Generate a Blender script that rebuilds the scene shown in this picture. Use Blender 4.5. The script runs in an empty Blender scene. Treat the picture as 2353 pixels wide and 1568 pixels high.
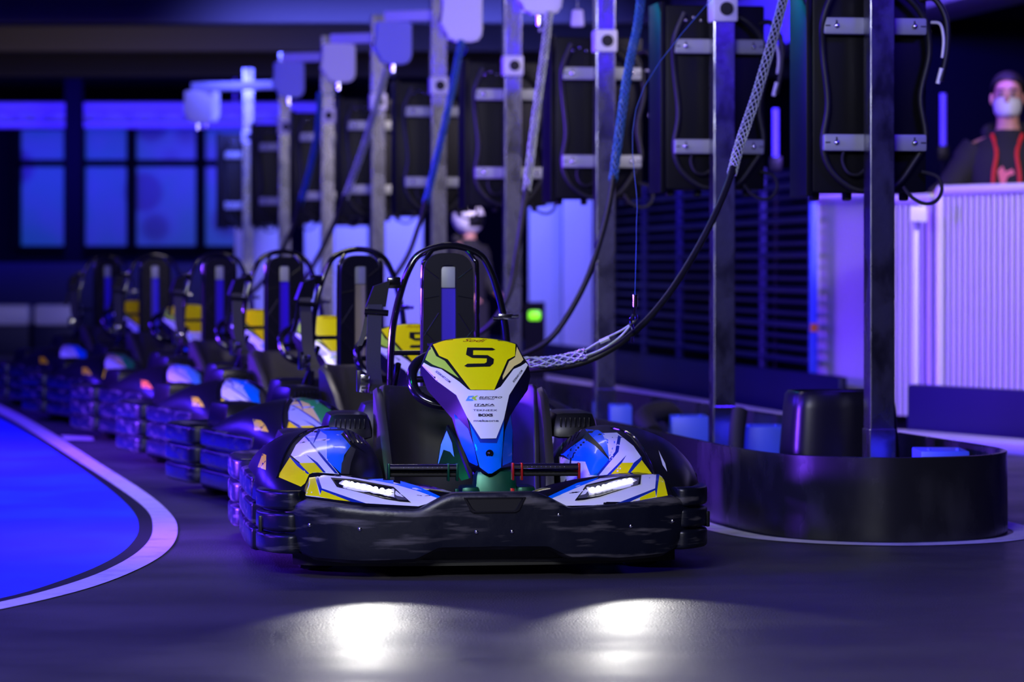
import bpy, bmesh, math, random
from mathutils import Vector, Matrix
from mathutils.bvhtree import BVHTree
from mathutils.geometry import tessellate_polygon
random.seed(7)
R = math.radians
S = bpy.context.scene
COL = S.collection

# ------------------------------------------------------------------ camera, world, exposure, large lights
F, CX, HZ, CH = 7000.0, 1176.5, 611.0, 0.965
cd = bpy.data.cameras.new('camera'); cam = bpy.data.objects.new('camera', cd); COL.objects.link(cam)
cam.location = (0, 0, CH); cam.rotation_euler = (R(90), 0, 0)
cd.sensor_width = 36; cd.lens = F / 2353 * 36
cd.shift_y = -(784 - HZ) / 2353
cd.clip_end = 200
cd.dof.use_dof = True; cd.dof.focus_distance = 9.5; cd.dof.aperture_fstop = 2.9
S.camera = cam
S.view_settings.view_transform = 'Standard'; S.view_settings.look = 'None'
S.view_settings.gamma = 1; S.view_settings.use_curve_mapping = False
S.view_settings.exposure = 0.0
S.cycles.use_denoising = True
S.cycles.sample_clamp_indirect = 4

wd = bpy.data.worlds.new('world'); S.world = wd; wd.use_nodes = True
wd.node_tree.nodes['Background'].inputs[0].default_value = (0.02, 0.03, 0.35, 1)
wd.node_tree.nodes['Background'].inputs[1].default_value = 0.02


def area(name, loc, aim, size, power, color, spread=160):
    l = bpy.data.lights.new(name, 'AREA'); l.shape = 'RECTANGLE'
    l.size, l.size_y = size; l.energy = power; l.color = color; l.spread = R(spread)
    o = bpy.data.objects.new(name, l); COL.objects.link(o); o.location = loc
    o.rotation_euler = (Vector(aim) - Vector(loc)).to_track_quat('-Z', 'Y').to_euler()
    return o


BLUE = (0.06, 0.015, 1.0); VIOLET = (0.28, 0.14, 1.0); TEAL = (0.0, 0.9, 0.55)
area('blue_flood_near', (-4.6, 8.6, 2.9), (-1.6, 10.2, 0), (1.6, 0.5), 270, BLUE)
area('blue_flood_mid', (-5.6, 13.5, 2.9), (-2.2, 14.5, 0), (1.6, 0.5), 330, BLUE)
area('blue_flood_far', (-7.0, 19.0, 2.9), (-3.5, 19.0, 0), (1.6, 0.5), 330, BLUE)
area('blue_side_near', (-4.4, 10.4, 1.0), (-0.9, 10.7, 0.42), (1.2, 0.3), 85, (0.17, 0.04, 1.0), 30)  # low side light added to put violet rims on the pods
area('blue_side_far', (-6.0, 14.5, 1.3), (-1.8, 15.5, 0.2), (2.0, 0.3), 200, (0.17, 0.04, 1.0), 60)  # its pair, added for rims on the farther karts
area('white_flood_front', (-1.1, 3.4, 2.95), (-0.2, 10.0, 0.4), (2.4, 0.4), 190, (0.93, 0.95, 1.0))
area('violet_flood_front', (-0.8, 5.6, 2.95), (-0.3, 10.0, 0.2), (2.0, 0.5), 48, (0.10, 0.06, 1.0))
area('white_flood_row', (-0.9, 12.6, 2.95), (-1.2, 13.8, 0.2), (1.6, 0.3), 28, (1.0, 0.92, 0.8))
area('teal_edge_fill', (-1.1, 16.2, 2.9), (1.38, 12.0, 1.5), (0.4, 0.4), 0.7, (0.0, 0.5, 0.9), 36)  # unseen light added to give the posts cyan edges
area('violet_flood_right', (3.4, 13.6, 2.95), (2.3, 18.0, 0.8), (1.5, 0.4), 60, (0.95, 0.82, 1.0), 110)
area('blue_flood_right', (3.0, 9.5, 2.95), (3.2, 13.0, 0), (1.2, 0.4), 34, BLUE, 100)
area('green_flood_kart', (-1.7, 8.4, 2.9), (-0.3, 10.1, 0.5), (0.2, 0.2), 0.5, (0.0, 1.0, 0.35), 50)
area('violet_fill_lane', (2.7, 18.0, 2.9), (1.0, 22.5, 0), (0.4, 1.5), 60, (0.16, 0.07, 1.0), 50)  # added light that brightens the pale kerb along the lane
area('white_fill_back', (0.2, 19.6, 2.95), (-0.3, 22.5, 1.2), (0.3, 0.3), 10, (1.0, 0.85, 0.95), 50)  # added light that brightens the helmeted person
area('violet_flood_posts', (-2.2, 11.5, 2.2), (0.8, 15.0, 1.9), (0.8, 0.4), 14, VIOLET, 120)
area('violet_flood_back', (-1.0, 25.0, 2.95), (-0.8, 30.0, 1.0), (3, 0.5), 130, (0.10, 0.12, 1.0), 100)
area('blue_flood_truss', (-5.0, 34.2, 2.3), (-5.0, 38.0, 2.95), (6, 0.4), 330, (0.03, 0.005, 1.0))
area('warm_ceiling_fill', (-4.0, 27.0, 2.5), (-4.5, 29.0, 3.4), (4.0, 0.3), 14, (1.0, 0.8, 0.6))  # weak warm light added to tint the ceiling and beams


# ------------------------------------------------------------------ materials
def mat(name, col, rough=0.5, metal=0.0, coat=0.0, emit=None, es=0.0, noise=None, bump=None, spec=0.5):
    m = bpy.data.materials.new(name); m.use_nodes = True
    nt = m.node_tree; b = nt.nodes['Principled BSDF']
    b.inputs['Base Color'].default_value = (*col, 1); b.inputs['Roughness'].default_value = rough
    b.inputs['Metallic'].default_value = metal; b.inputs['Coat Weight'].default_value = coat
    b.inputs['Coat Roughness'].default_value = 0.08
    b.inputs['Specular IOR Level'].default_value = spec
    if emit: b.inputs['Emission Color'].default_value = (*emit, 1); b.inputs['Emission Strength'].default_value = es
    tc = nt.nodes.new('ShaderNodeTexCoord')
    if noise:      # (scale, colour two, low, high, roughness two, stretch)
        sc, c2, lo, hi, r2, st = noise
        mp = nt.nodes.new('ShaderNodeMapping'); mp.inputs['Scale'].default_value = st
        nt.links.new(tc.outputs['Object'], mp.inputs['Vector'])
        n = nt.nodes.new('ShaderNodeTexNoise'); n.inputs['Scale'].default_value = sc; n.inputs['Detail'].default_value = 8
        nt.links.new(mp.outputs[0], n.inputs['Vector'])
        mr = nt.nodes.new('ShaderNodeMapRange'); mr.inputs[1].default_value = lo; mr.inputs[2].default_value = hi
        nt.links.new(n.outputs[0], mr.inputs[0])
        mx = nt.nodes.new('ShaderNodeMix'); mx.data_type = 'RGBA'
        mx.inputs[6].default_value = (*col, 1); mx.inputs[7].default_value = (*c2, 1)
        nt.links.new(mr.outputs[0], mx.inputs[0]); nt.links.new(mx.outputs[2], b.inputs['Base Color'])
        m2 = nt.nodes.new('ShaderNodeMapRange'); m2.inputs[3].default_value = rough; m2.inputs[4].default_value = r2
        nt.links.new(mr.outputs[0], m2.inputs[0]); nt.links.new(m2.outputs[0], b.inputs['Roughness'])
    if bump:       # (scale, strength, distance)
        n = nt.nodes.new('ShaderNodeTexNoise'); n.inputs['Scale'].default_value = bump[0]; n.inputs['Detail'].default_value = 6
        nt.links.new(tc.outputs['Object'], n.inputs['Vector'])
        bp = nt.nodes.new('ShaderNodeBump'); bp.inputs['Strength'].default_value = bump[1]; bp.inputs['Distance'].default_value = bump[2]
        nt.links.new(n.outputs[0], bp.inputs['Height']); nt.links.new(bp.outputs[0], b.inputs['Normal'])
    return m


M = dict(
    asphalt=mat('asphalt', (0.036, 0.033, 0.042), 0.36, noise=(2.2, (0.062, 0.056, 0.070), 0.35, 0.7, 0.52, (0.5, 1, 1)), bump=(150, 0.6, 0.006)),
    bluepaint=mat('blue_floor_paint', (0.03, 0.05, 0.85), 0.5, noise=(1.3, (0.02, 0.10, 0.75), 0.45, 0.7, 0.6, (1, 1, 1)), bump=(240, 0.3, 0.003)),
    blackpaint=mat('black_floor_paint', (0.012, 0.012, 0.02), 0.5, bump=(240, 0.3, 0.003)),
    whitepaint=mat('white_line_paint', (0.62, 0.58, 0.66), 0.6, noise=(9, (0.42, 0.38, 0.46), 0.5, 0.75, 0.7, (1, 1, 1)), bump=(260, 0.4, 0.003)),
    bumper=mat('scuffed_black_plastic', (0.004, 0.005, 0.012), 0.34, noise=(10, (0.075, 0.07, 0.08), 0.53, 0.70, 0.6, (0.45, 1, 3.6)), bump=(18, 0.22, 0.01), spec=0.35),
    plastic=mat('black_plastic', (0.005, 0.005, 0.008), 0.32, bump=(30, 0.03, 0.004), spec=0.3),
    seat=mat('black_seat_plastic', (0.03, 0.028, 0.026), 0.42, bump=(90, 0.06, 0.002), spec=0.9),
    gloss=mat('gloss_black_tube', (0.006, 0.006, 0.008), 0.12, coat=0.8),
    rubber=mat('black_rubber', (0.012, 0.012, 0.012), 0.7),
    strap=mat('black_webbing', (0.02, 0.02, 0.024), 0.75, bump=(300, 0.4, 0.002)),
    yellow=mat('yellow_sticker', (0.92, 0.86, 0.0), 0.3, coat=0.5),
    cream=mat('pale_yellow_sticker', (0.85, 0.70, 0.22), 0.25, coat=0.6),
    lime=mat('lime_sticker', (0.45, 0.75, 0.05), 0.3, coat=0.5),
    green=mat('green_sticker', (0.02, 0.32, 0.08), 0.3, coat=0.5),
    white=mat('white_sticker', (0.80, 0.80, 0.84), 0.28, coat=0.6),
    grey=mat('pale_grey_sticker', (0.42, 0.52, 0.66), 0.28, coat=0.6),
    skyblue=mat('bright_blue_sticker', (0.0, 0.16, 0.85), 0.28, coat=0.6),
    deepblue=mat('slot_blue_light', (0.03, 0.0, 0.62), 0.4),  # blue light in the headrest slot, put into the colour
    beige=mat('beige_slot_fill', (0.35, 0.30, 0.22), 0.5),
    navy=mat('navy_sticker', (0.008, 0.03, 0.28), 0.28, coat=0.6),
    cyan=mat('cyan_sticker', (0.10, 0.36, 0.75), 0.3, coat=0.5),
    orange=mat('orange_sticker', (0.9, 0.35, 0.02), 0.3, coat=0.5),
    ink=mat('black_ink', (0.006, 0.006, 0.008), 0.35),
    redink=mat('dark_red_ink', (0.30, 0.05, 0.0), 0.4),
    chrome=mat('chrome', (0.75, 0.75, 0.78), 0.12, metal=1),
    steel=mat('galvanised_steel', (0.34, 0.34, 0.40), 0.20, metal=1, noise=(9, (0.12, 0.12, 0.17), 0.40, 0.62, 0.38, (1, 1, 0.5)), bump=(16, 0.08, 0.01)),
    alu=mat('brushed_bracket_steel', (0.36, 0.38, 0.37), 0.5, metal=0.3),
    red=mat('red_anodised', (0.45, 0.01, 0.01), 0.3, metal=0.5),
    greenmetal=mat('green_anodised', (0.0, 0.07, 0.035), 0.3, metal=0.5),
    box=mat('black_charger_paint', (0.004, 0.004, 0.006), 0.4, metal=0.0, bump=(60, 0.05, 0.002), spec=0.2),
    whitebox=mat('white_plastic', (0.75, 0.73, 0.78), 0.35),
    cable=mat('black_cable', (0.008, 0.008, 0.009), 0.5),
    braid=mat('pale_braid_wire', (0.62, 0.68, 0.60), 0.45, metal=0.2),
    braidblue=mat('blue_braid_wire', (0.05, 0.16, 0.5), 0.45),
    belt=mat('black_barrier_sheet', (0.012, 0.012, 0.014), 0.24, noise=(4, (0.03, 0.03, 0.032), 0.5, 0.7, 0.42, (1, 1, 0.5)), bump=(5, 0.1, 0.02), spec=0.3),
    blueplate=mat('blue_base_plate', (0.05, 0.12, 0.6), 0.4),
    navywall=mat('navy_barrier', (0.008, 0.008, 0.05), 0.5, spec=0.3),
    kerb=mat('pale_kerb', (0.55, 0.5, 0.75), 0.5),
    ribbed=mat('pale_ribbed_sheet', (0.62, 0.60, 0.66), 0.35),
    panel=mat('pale_partition', (0.55, 0.55, 0.62), 0.5),
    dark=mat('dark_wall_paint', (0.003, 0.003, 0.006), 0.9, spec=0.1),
    bluebox=mat('blue_plastic', (0.22, 0.22, 0.75), 0.35),
    ceil=mat('dark_ceiling_deck', (0.06, 0.05, 0.045), 0.7),
    mesh=mat('dark_mesh_bars', (0.03, 0.035, 0.10), 0.4, metal=0.3),
    skin=mat('skin', (0.55, 0.27, 0.19), 0.5),
    hair=mat('dark_hair', (0.012, 0.009, 0.008), 0.6),
    hoodie=mat('black_hoodie_cloth', (0.012, 0.012, 0.014), 0.85),
    redcord=mat('red_cord', (0.65, 0.02, 0.01), 0.6),
    pink=mat('pink_print', (0.75, 0.16, 0.18), 0.6),
    maskcloth=mat('pale_mask_cloth', (0.66, 0.68, 0.66), 0.7),
    eye=mat('eye_white', (0.5, 0.5, 0.5), 0.3),
    truss=mat('pale_truss_paint', (0.5, 0.5, 0.6), 0.4),
    led=mat('headlight_led', (1, 1, 1), 0.3, emit=(1.0, 0.98, 0.92), es=9),
    ledoff=mat('unlit_led', (0.5, 0.5, 0.5), 0.2),
    reflector=mat('lamp_reflector', (0.7, 0.7, 0.72), 0.22, metal=0.9),
    tube=mat('blue_light_tube', (0.1, 0.1, 0.5), 0.3, emit=(0.06, 0.02, 1.0), es=1.1),
    glow=mat('green_indicator', (0.1, 0.6, 0.0), 0.3, emit=(0.25, 1.0, 0.02), es=1.1),
)


def window_mat():
    m = bpy.data.materials.new('blue_lit_glass'); m.use_nodes = True; nt = m.node_tree
    b = nt.nodes['Principled BSDF']; b.inputs['Roughness'].default_value = 0.3
    tc = nt.nodes.new('ShaderNodeTexCoord')
    v = nt.nodes.new('ShaderNodeTexVoronoi'); v.inputs['Scale'].default_value = 1.25
    n = nt.nodes.new('ShaderNodeTexNoise'); n.inputs['Scale'].default_value = 1.1
    cr = nt.nodes.new('ShaderNodeMapRange'); cr.inputs[1].default_value = 0.27; cr.inputs[2].default_value = 0.37; cr.inputs[3].default_value = 0.25; cr.inputs[4].default_value = 1
    nt.links.new(tc.outputs['Object'], v.inputs['Vector']); nt.links.new(tc.outputs['Object'], n.inputs['Vector'])
    nt.links.new(v.outputs['Distance'], cr.inputs[0])
    mx = nt.nodes.new('ShaderNodeMix'); mx.data_type = 'RGBA'; mx.inputs[6].default_value = (0.004, 0.08, 0.42, 1); mx.inputs[7].default_value = (0.03, 0.06, 0.72, 1)
    mr = nt.nodes.new('ShaderNodeMapRange'); mr.inputs[1].default_value = 0.4; mr.inputs[2].default_value = 0.6
    nt.links.new(n.outputs[0], mr.inputs[0]); nt.links.new(mr.outputs[0], mx.inputs[0])
    b.inputs['Base Color'].default_value = (0.01, 0.01, 0.05, 1)
    nt.links.new(mx.outputs[2], b.inputs['Emission Color'])
    ml = nt.nodes.new('ShaderNodeMath'); ml.operation = 'MULTIPLY'; ml.inputs[1].default_value = 0.40
    nt.links.new(cr.outputs[0], ml.inputs[0]); nt.links.new(ml.outputs[0], b.inputs['Emission Strength'])
    return m


M['window'] = window_mat()


# ------------------------------------------------------------------ helpers
def W(px, py, d):            # a point of the place: distance d ahead of the camera
    return Vector(((px - CX) / F * d, d, CH - (py - HZ) / F * d))


def FL(px, py):              # the floor point seen there
    return W(px, py, CH * F / (py - HZ))


def obj(name, bm, m, parent=None, smooth=40, mods=None, weld=True):
    if weld: bmesh.ops.remove_doubles(bm, verts=bm.verts, dist=1e-5)
    bmesh.ops.recalc_face_normals(bm, faces=bm.faces)
    me = bpy.data.meshes.new(name); bm.to_mesh(me); bm.free()
    for x in (m if isinstance(m, (list, tuple)) else [m]): me.materials.append(x)
    if smooth:
        for p in me.polygons: p.use_smooth = True
        me.set_sharp_from_angle(angle=R(smooth))
    o = bpy.data.objects.new(name, me); COL.objects.link(o)
    if parent: o.parent = parent
    return o


def face_front(o, toward=(0, -1, .25)):
    d = Vector(toward); me = o.data
    if sum(p.normal.dot(d) * p.area for p in me.polygons) < 0: me.flip_normals()
    return o


def isl(name, bm, m, parent, **kw):
    """one object for each separate piece"""
    bm.verts.ensure_lookup_table(); seen = set(); outs = []
    for v0 in list(bm.verts):
        if v0 in seen: continue
        st_ = [v0]; grp = []; seen.add(v0)
        while st_:
            v = st_.pop(); grp.append(v)
            for e in v.link_edges:
                w = e.other_vert(v)
                if w not in seen: seen.add(w); st_.append(w)
        nb = bmesh.new(); mp = {v: nb.verts.new(v.co) for v in grp}
        for f in {f for v in grp for f in v.link_faces}:
            try: nb.faces.new([mp[v] for v in f.verts]).material_index = f.material_index
            except ValueError: pass
        outs.append(obj(name, nb, m, parent, **kw))
    bm.free(); return outs


def tag(o, label=None, cat=None, group=None, kind=None):
    if label: o['label'] = label
    if cat: o['category'] = cat
    if group: o['group'] = group
    if kind: o['kind'] = kind
    return o


def struct(name, bm, m, parent=None, label=None, smooth=40):
    o = obj(name, bm, m, parent, smooth)
    if not parent: tag(o, label or name.replace('_', ' '), name.split('_')[0], kind='structure')
    return o


def thing(name, label, cat, loc=(0, 0, 0), rz=0, group=None):
    o = bpy.data.objects.new(name, None); COL.objects.link(o); o.location = loc; o.rotation_euler = (0, 0, rz)
    return tag(o, label, cat, group)


def mod(o, typ, **kw):
    m = o.modifiers.new(typ.lower(), typ)
    for k, v in kw.items(): setattr(m, k, v)
    return m


def B(): return bmesh.new()


def box(bm, c, s, rot=None, bev=0.0, taper=None, mi=0):
    """c centre, s full sizes"""
    r = bmesh.ops.create_cube(bm, size=1.0); vs = r['verts']
    for v in vs:
        if taper and v.co.z > 0: v.co.x *= taper[0]; v.co.y *= taper[1]
        v.co = Vector((v.co.x * s[0], v.co.y * s[1], v.co.z * s[2]))
    fs = list({f for v in vs for f in v.link_faces})
    for f in fs: f.material_index = mi
    if bev:
        es = list({e for v in vs for e in v.link_edges})
        rr = bmesh.ops.bevel(bm, geom=es, offset=bev, segments=2, affect='EDGES', profile=0.6)
        vs = list({v for f in rr['faces'] for v in f.verts} | {v for v in vs if v.is_valid})
        for f in {f for v in vs for f in v.link_faces}: f.material_index = mi
    mt = Matrix.Translation(Vector(c)) @ (rot.to_4x4() if rot else Matrix())
    for v in vs: v.co = mt @ v.co
    return vs


def smooth_path(pts, n=8):
    P = [Vector(p) for p in pts]; out = []
    for i in range(len(P) - 1):
        a = P[max(i - 1, 0)]; b = P[i]; c = P[i + 1]; d = P[min(i + 2, len(P) - 1)]
        for k in range(n):
            t = k / n
            out.append(0.5 * ((2 * b) + (c - a) * t + (2 * a - 5 * b + 4 * c - d) * t * t + (3 * b - a - 3 * c + d) * t ** 3))
    out.append(P[-1]); return out


def frames(P):
    fr = []; up = None
    for i, p in enumerate(P):
        t = (P[min(i + 1, len(P) - 1)] - P[max(i - 1, 0)]).normalized()
        if up is None:
            up = Vector((0, 0, 1)) if abs(t.z) < 0.9 else Vector((0, 1, 0))
        s = t.cross(up).normalized(); up = s.cross(t).normalized()
        fr.append((p, s, up))
    return fr


def tube(bm, pts, r, seg=10, caps=True, mi=0, flat=1.0):
    P = [Vector(p) for p in pts]; rings = []
    for i, (p, s, u) in enumerate(frames(P)):
        rr = r[i] if isinstance(r, (list, tuple)) else r
        rings.append([bm.verts.new(p + s * math.cos(a) * rr + u * math.sin(a) * rr * flat) for a in [2 * math.pi * k / seg for k in range(seg)]])
    skin(bm, rings, True, caps, mi)


def skin(bm, rings, closed=True, caps=True, mi=0):
    for a, b in zip(rings, rings[1:]):
        n = len(a)
        for k in range(n if closed else n - 1):
            k2 = (k + 1) % n
            try: f = bm.faces.new((a[k], a[k2], b[k2], b[k])); f.material_index = mi
            except ValueError: pass
    if caps and closed:
        for r in (rings[0], rings[-1]):
            try: f = bm.faces.new(r); f.material_index = mi
            except ValueError: pass


def loft(bm, rings, closed=True, caps=True, mi=0):
    skin(bm, [[bm.verts.new(Vector(p)) for p in r] for r in rings], closed, caps, mi)


def cyl(bm, a, b, r, seg=16, mi=0): tube(bm, [a, b], r, seg, True, mi)


def prism(bm, poly, z0, z1, mi=0):
    lo = [bm.verts.new((p[0], p[1], z0)) for p in poly]; hi = [bm.verts.new((p[0], p[1], z1)) for p in poly]
    n = len(poly); bm.faces.new(lo).material_index = mi; bm.faces.new(hi).material_index = mi
    for k in range(n): bm.faces.new((lo[k], lo[(k + 1) % n], hi[(k + 1) % n], hi[k])).material_index = mi


def ball(bm, c, r, sc=(1, 1, 1), mi=0, seg=12):
    rr = bmesh.ops.create_uvsphere(bm, u_segments=seg, v_segments=max(6, seg // 2 + 2), radius=r)
    for v in rr['verts']: v.co = Vector((v.co.x * sc[0], v.co.y * sc[1], v.co.z * sc[2])) + Vector(c)
    for f in {f for v in rr['verts'] for f in v.link_faces}: f.material_index = mi


def interp(x, tab):
    if x <= tab[0][0]: return tab[0][1]
    for (a, u), (b, v) in zip(tab, tab[1:]):
        if x <= b: return u + (v - u) * (x - a) / (b - a)
    return tab[-1][1]


def copy_tree(o, parent=None):
    c = o.copy(); COL.objects.link(c)
    if parent: c.parent = parent
    for ch in list(o.children): copy_tree(ch, c)
    return c


# ------------------------------------------------------------------ setting
bm = B(); bmesh.ops.create_grid(bm, x_segments=2, y_segments=2, size=1)
for v in bm.verts: v.co = Vector((v.co.x * 22, 17 + v.co.y * 24, 0))
struct('floor', bm, M['asphalt'], smooth=0)


def ribbon(name, outer, inner, z, m):
    a = smooth_path([FL(*p) for p in outer], 6); b = smooth_path([FL(*p) for p in inner], 6)
    bm = B()
    va = [bm.verts.new((p.x, p.y, z)) for p in a]; vb = [bm.verts.new((p.x, p.y, z)) for p in b]
    for k in range(len(va) - 1): bm.faces.new((va[k], va[k + 1], vb[k + 1], vb[k]))
    return struct(name, bm, m, smooth=0)


wo = [(-160, 862), (0, 932), (100, 985), (215, 1058), (330, 1130), (392, 1182), (408, 1222), (388, 1265), (322, 1308), (200, 1355), (0, 1403), (-250, 1448)]
wi = [(-160, 875), (0, 952), (75, 995), (170, 1055), (268, 1120), (335, 1172), (351, 1213), (336, 1252), (282, 1293), (180, 1337), (0, 1386), (-250, 1426)]
bo = [(-160, 885), (0, 962), (62, 997), (150, 1055), (240, 1117), (302, 1172), (319, 1213), (303, 1250), (255, 1288), (160, 1330), (0, 1378), (-250, 1415)]
ribbon('trim_1', wo, wi, 0.003, M['whitepaint'])
ribbon('trim_2', wi, bo, 0.003, M['blackpaint'])
p = smooth_path([FL(*q) for q in bo], 6)
bm = B(); far = [(-18, p[0].y), (-18, p[-1].y)]
bm.faces.new([bm.verts.new((q.x, q.y, 0.003)) for q in p] + [bm.verts.new((-18, far[1][1], 0.003)), bm.verts.new((-18, far[0][1], 0.003))])
bmesh.ops.triangulate(bm, faces=bm.faces)
struct('trim_3', bm, M['bluepaint'], smooth=0)
# a stray dash left of the row
bm = B(); q = [FL(140, 1002), FL(215, 1005), FL(215, 1014), FL(150, 1012)]
bm.faces.new([bm.verts.new((v.x, v.y, 0.003)) for v in q]); struct('trim_4', bm, M['whitepaint'], smooth=0)

# walls and ceiling
bm = B(); box(bm, (0, 39.3, 1.7), (34, 0.2, 3.4)); struct('wall_back', bm, M['dark'])
bm = B(); box(bm, (9.5, 18, 1.7), (0.2, 44, 3.4)); struct('wall_right', bm, M['dark'])
bm = B(); box(bm, (-12, 18, 1.7), (0.2, 44, 3.4)); struct('wall_left', bm, M['dark'])
bm = B(); box(bm, (-1, 18, 3.45), (22, 44, 0.1)); struct('ceiling', bm, M['ceil'])
k = 0
for y in (23.4, 26.2, 29.6, 33.6):
    bm = B(); box(bm, (-1, y, 3.22), (21, 0.35, 0.36), bev=0.02)
    tag(obj('ceiling_beam', bm, M['ceil']), 'dark grey beam under the ceiling, %s from the front' % ('nearest', 'second', 'third', 'farthest')[k], 'beam', 'beams under the ceiling'); k += 1
# lit windows in the far wall
D = 39.0
wins = [(40, 152, 292, 570), (188, 296, 285, 570), (306, 455, 285, 570), (465, 600, 290, 570)]
for i, (x0, x1, y0, y1) in enumerate(wins):
    a, b = W(x0, y1, D), W(x1, y0, D)
    bm = B(); box(bm, ((a.x + b.x) / 2, D + 0.14, (a.z + b.z) / 2), (b.x - a.x, 0.03, b.z - a.z))
    w = struct('window_%d' % (i + 1), bm, M['window'])
    bm = B(); t = 0.06
    for (cx_, cz, sx, sz) in ((a.x, (a.z + b.z) / 2, t, b.z - a.z + t), (b.x, (a.z + b.z) / 2, t, b.z - a.z + t), ((a.x + b.x) / 2, a.z, b.x - a.x, t), ((a.x + b.x) / 2, b.z, b.x - a.x, t), ((a.x + b.x) / 2, W(0, 375, D).z, b.x - a.x, 0.09)):
        box(bm, (cx_, D + 0.06, cz), (sx, 0.16, sz))
    struct('window_frame', bm, M['dark'], w)
# dark column in front of the windows
a = W(152, 560, 36); b = W(190, 560, 36)
bm = B(); box(bm, ((a.x + b.x) / 2, 36, 1.7), (b.x - a.x, 0.22, 3.38), bev=0.01); tag(obj('support_column', bm, M['dark']), 'dark upright column in front of the blue lit windows', 'column')
# truss
t = thing('ceiling_truss', 'blue lit lattice truss running across above the far windows', 'truss', (0, 37.4, 0))
bm = B(); z0, z1 = W(0, 286, 37.4).z, W(0, 244, 37.4).z
for z in (z0, z1): cyl(bm, (-11, 0, z), (-2.2, 0, z), 0.05, 10)
obj('chord', bm, M['truss'], t)
bm = B(); x = -10.8
while x < -2.6:
    cyl(bm, (x, 0, z0), (x + 0.35, 0, z1), 0.02, 8); cyl(bm, (x + 0.35, 0, z1), (x + 0.7, 0, z0), 0.02, 8); x += 0.7
obj('lattice', bm, M['truss'], t)
bm = B(); box(bm, (-6.6, 0.3, (z0 + z1) / 2), (8.8, 0.05, (z1 - z0) * 1.1)); obj('backing_board', bm, M['truss'], t)
for x in (-9.5, -3.4):
    bm = B(); cyl(bm, (x, 0, z1), (x, 0, 3.4), 0.015, 8); obj('hanger', bm, M['truss'], t)
# far white track barriers
for i, (x0, x1) in enumerate(((-190, 72), (82, 184))):
    a, b = W(x0, 748, 33.5), W(x1, 700, 33.5)
    t = thing('track_barrier', ('long pale barrier block at the far left edge', 'short pale barrier block left of the farthest karts')[i], 'barrier', ((a.x + b.x) / 2, 33.5, 0), 0, 'pale barriers at the far end')
    bm = B(); box(bm, (0, 0, (a.z + b.z) / 2), (b.x - a.x, 0.3, b.z - a.z), bev=0.05); obj('pale_band', bm, M['whitebox'], t)
    bm = B(); box(bm, (0, 0, a.z / 2), (b.x - a.x, 0.34, a.z), bev=0.01); obj('base', bm, M['navywall'], t)
# dark bleacher wall beneath the windows
bm = B(); a = W(-200, 590, 35.2)
box(bm, ((W(-250, 0, 35.2).x + W(560, 0, 35.2).x) / 2, 35.2, 0.5), (W(560, 0, 35.2).x - W(-250, 0, 35.2).x, 0.1, 1.0), bev=0.01)
tag(obj('low_partition', bm, M['navywall']), 'dark low partition below the blue lit windows', 'partition')

# pale partitions behind the charging posts
parts = [(540, 568, 330, 640, 29.0), (584, 642, 520, 760, 28), (700, 742, 512, 740, 28), (768, 846, 520, 770, 27.5), (878, 972, 500, 780, 27),
         (1215, 1290, 470, 806, 27.6), (1292, 1362, 458, 806, 27.2)]
nm = ['at the left end beside the lit windows', 'behind the farthest charging post', 'second from the left behind the posts', 'behind the second kart hoop', 'wide, left of the white-headed person', 'violet, right of the number five kart', 'tallest, beside the black mesh fence']
for (x0, x1, y0, y1, d), n_ in zip(parts, nm):
    a, b = W(x0, y1, d), W(x1, y0, d)
    bm = B(); box(bm, ((a.x + b.x) / 2, d, b.z / 2), (b.x - a.x, 0.06, b.z), bev=0.01)
    tag(obj('partition_panel', bm, M['panel']), 'pale upright partition panel ' + n_, 'panel', 'pale panels behind the posts')
bm = B(); p_ = W(1228, 725, 23.1)
box(bm, p_, (0.09, 0.05, 0.07), bev=0.015); box(bm, (p_.x, p_.y + 0.03, p_.z / 2 + 0.05), (0.16, 0.08, p_.z + 0.1), mi=1)
for f in bm.faces: pass
tag(obj('indicator_lamp', bm, [M['glow'], M['dark']]), 'small green glowing lamp on a dark pedestal by the violet panel', 'lamp')

# mesh fence (black) between the post row and the pit wall
DIRV = Vector((-1.47, 6.9, 0)).normalized()
fa, fb = W(1866, 700, 19.2), W(1408, 700, 25.4)
t = thing('mesh_fence', 'black mesh fence panel with crossing bars behind the second charging post', 'fence', (fa.x, fa.y, 0))
L = Vector((fb.x - fa.x, fb.y - fa.y, 0)); dn = L.normalized()
bm = B()
for i in range(17):
    z = 0.36 + i * 0.075
    tube(bm, [(0, 0, z), L + Vector((0, 0, z))], 0.012 if i % 3 else 0.02, 6)
obj('bars', bm, M['mesh'], t)
for i in range(6):
    bm = B(); p0 = L * (i / 5); cyl(bm, p0 + Vector((0, 0, 0.0)), p0 + Vector((0, 0, 1.62)), 0.025, 8); obj('upright', bm, M['mesh'], t)
bm = B(); side = Vector((-dn.y, dn.x, 0)) * -0.3
box(bm, L * 0.5 + side + Vector((0, 0, 0.82)), (L.length, 0.03, 1.62), rot=Matrix.Rotation(math.atan2(L.y, L.x), 3, 'Z')); obj('dark_void_sheet', bm, M['dark'], t)  # dark sheet in place of the unlit void behind the bars
# end post of fence with orange tag
bm = B(); a = W(1869, 700, 19.15); box(bm, (a.x, a.y, 0.68), (0.05, 0.05, 1.36), bev=0.005)
g = tag(obj('fence_post', bm, M['blueplate']), 'blue upright post with an orange tag at the end of the mesh fence', 'post')
bm = B(); box(bm, (a.x, a.y - 0.03, W(0, 752, 19.3).z), (0.045, 0.01, 0.05)); obj('tag', bm, M['orange'], g)

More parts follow.
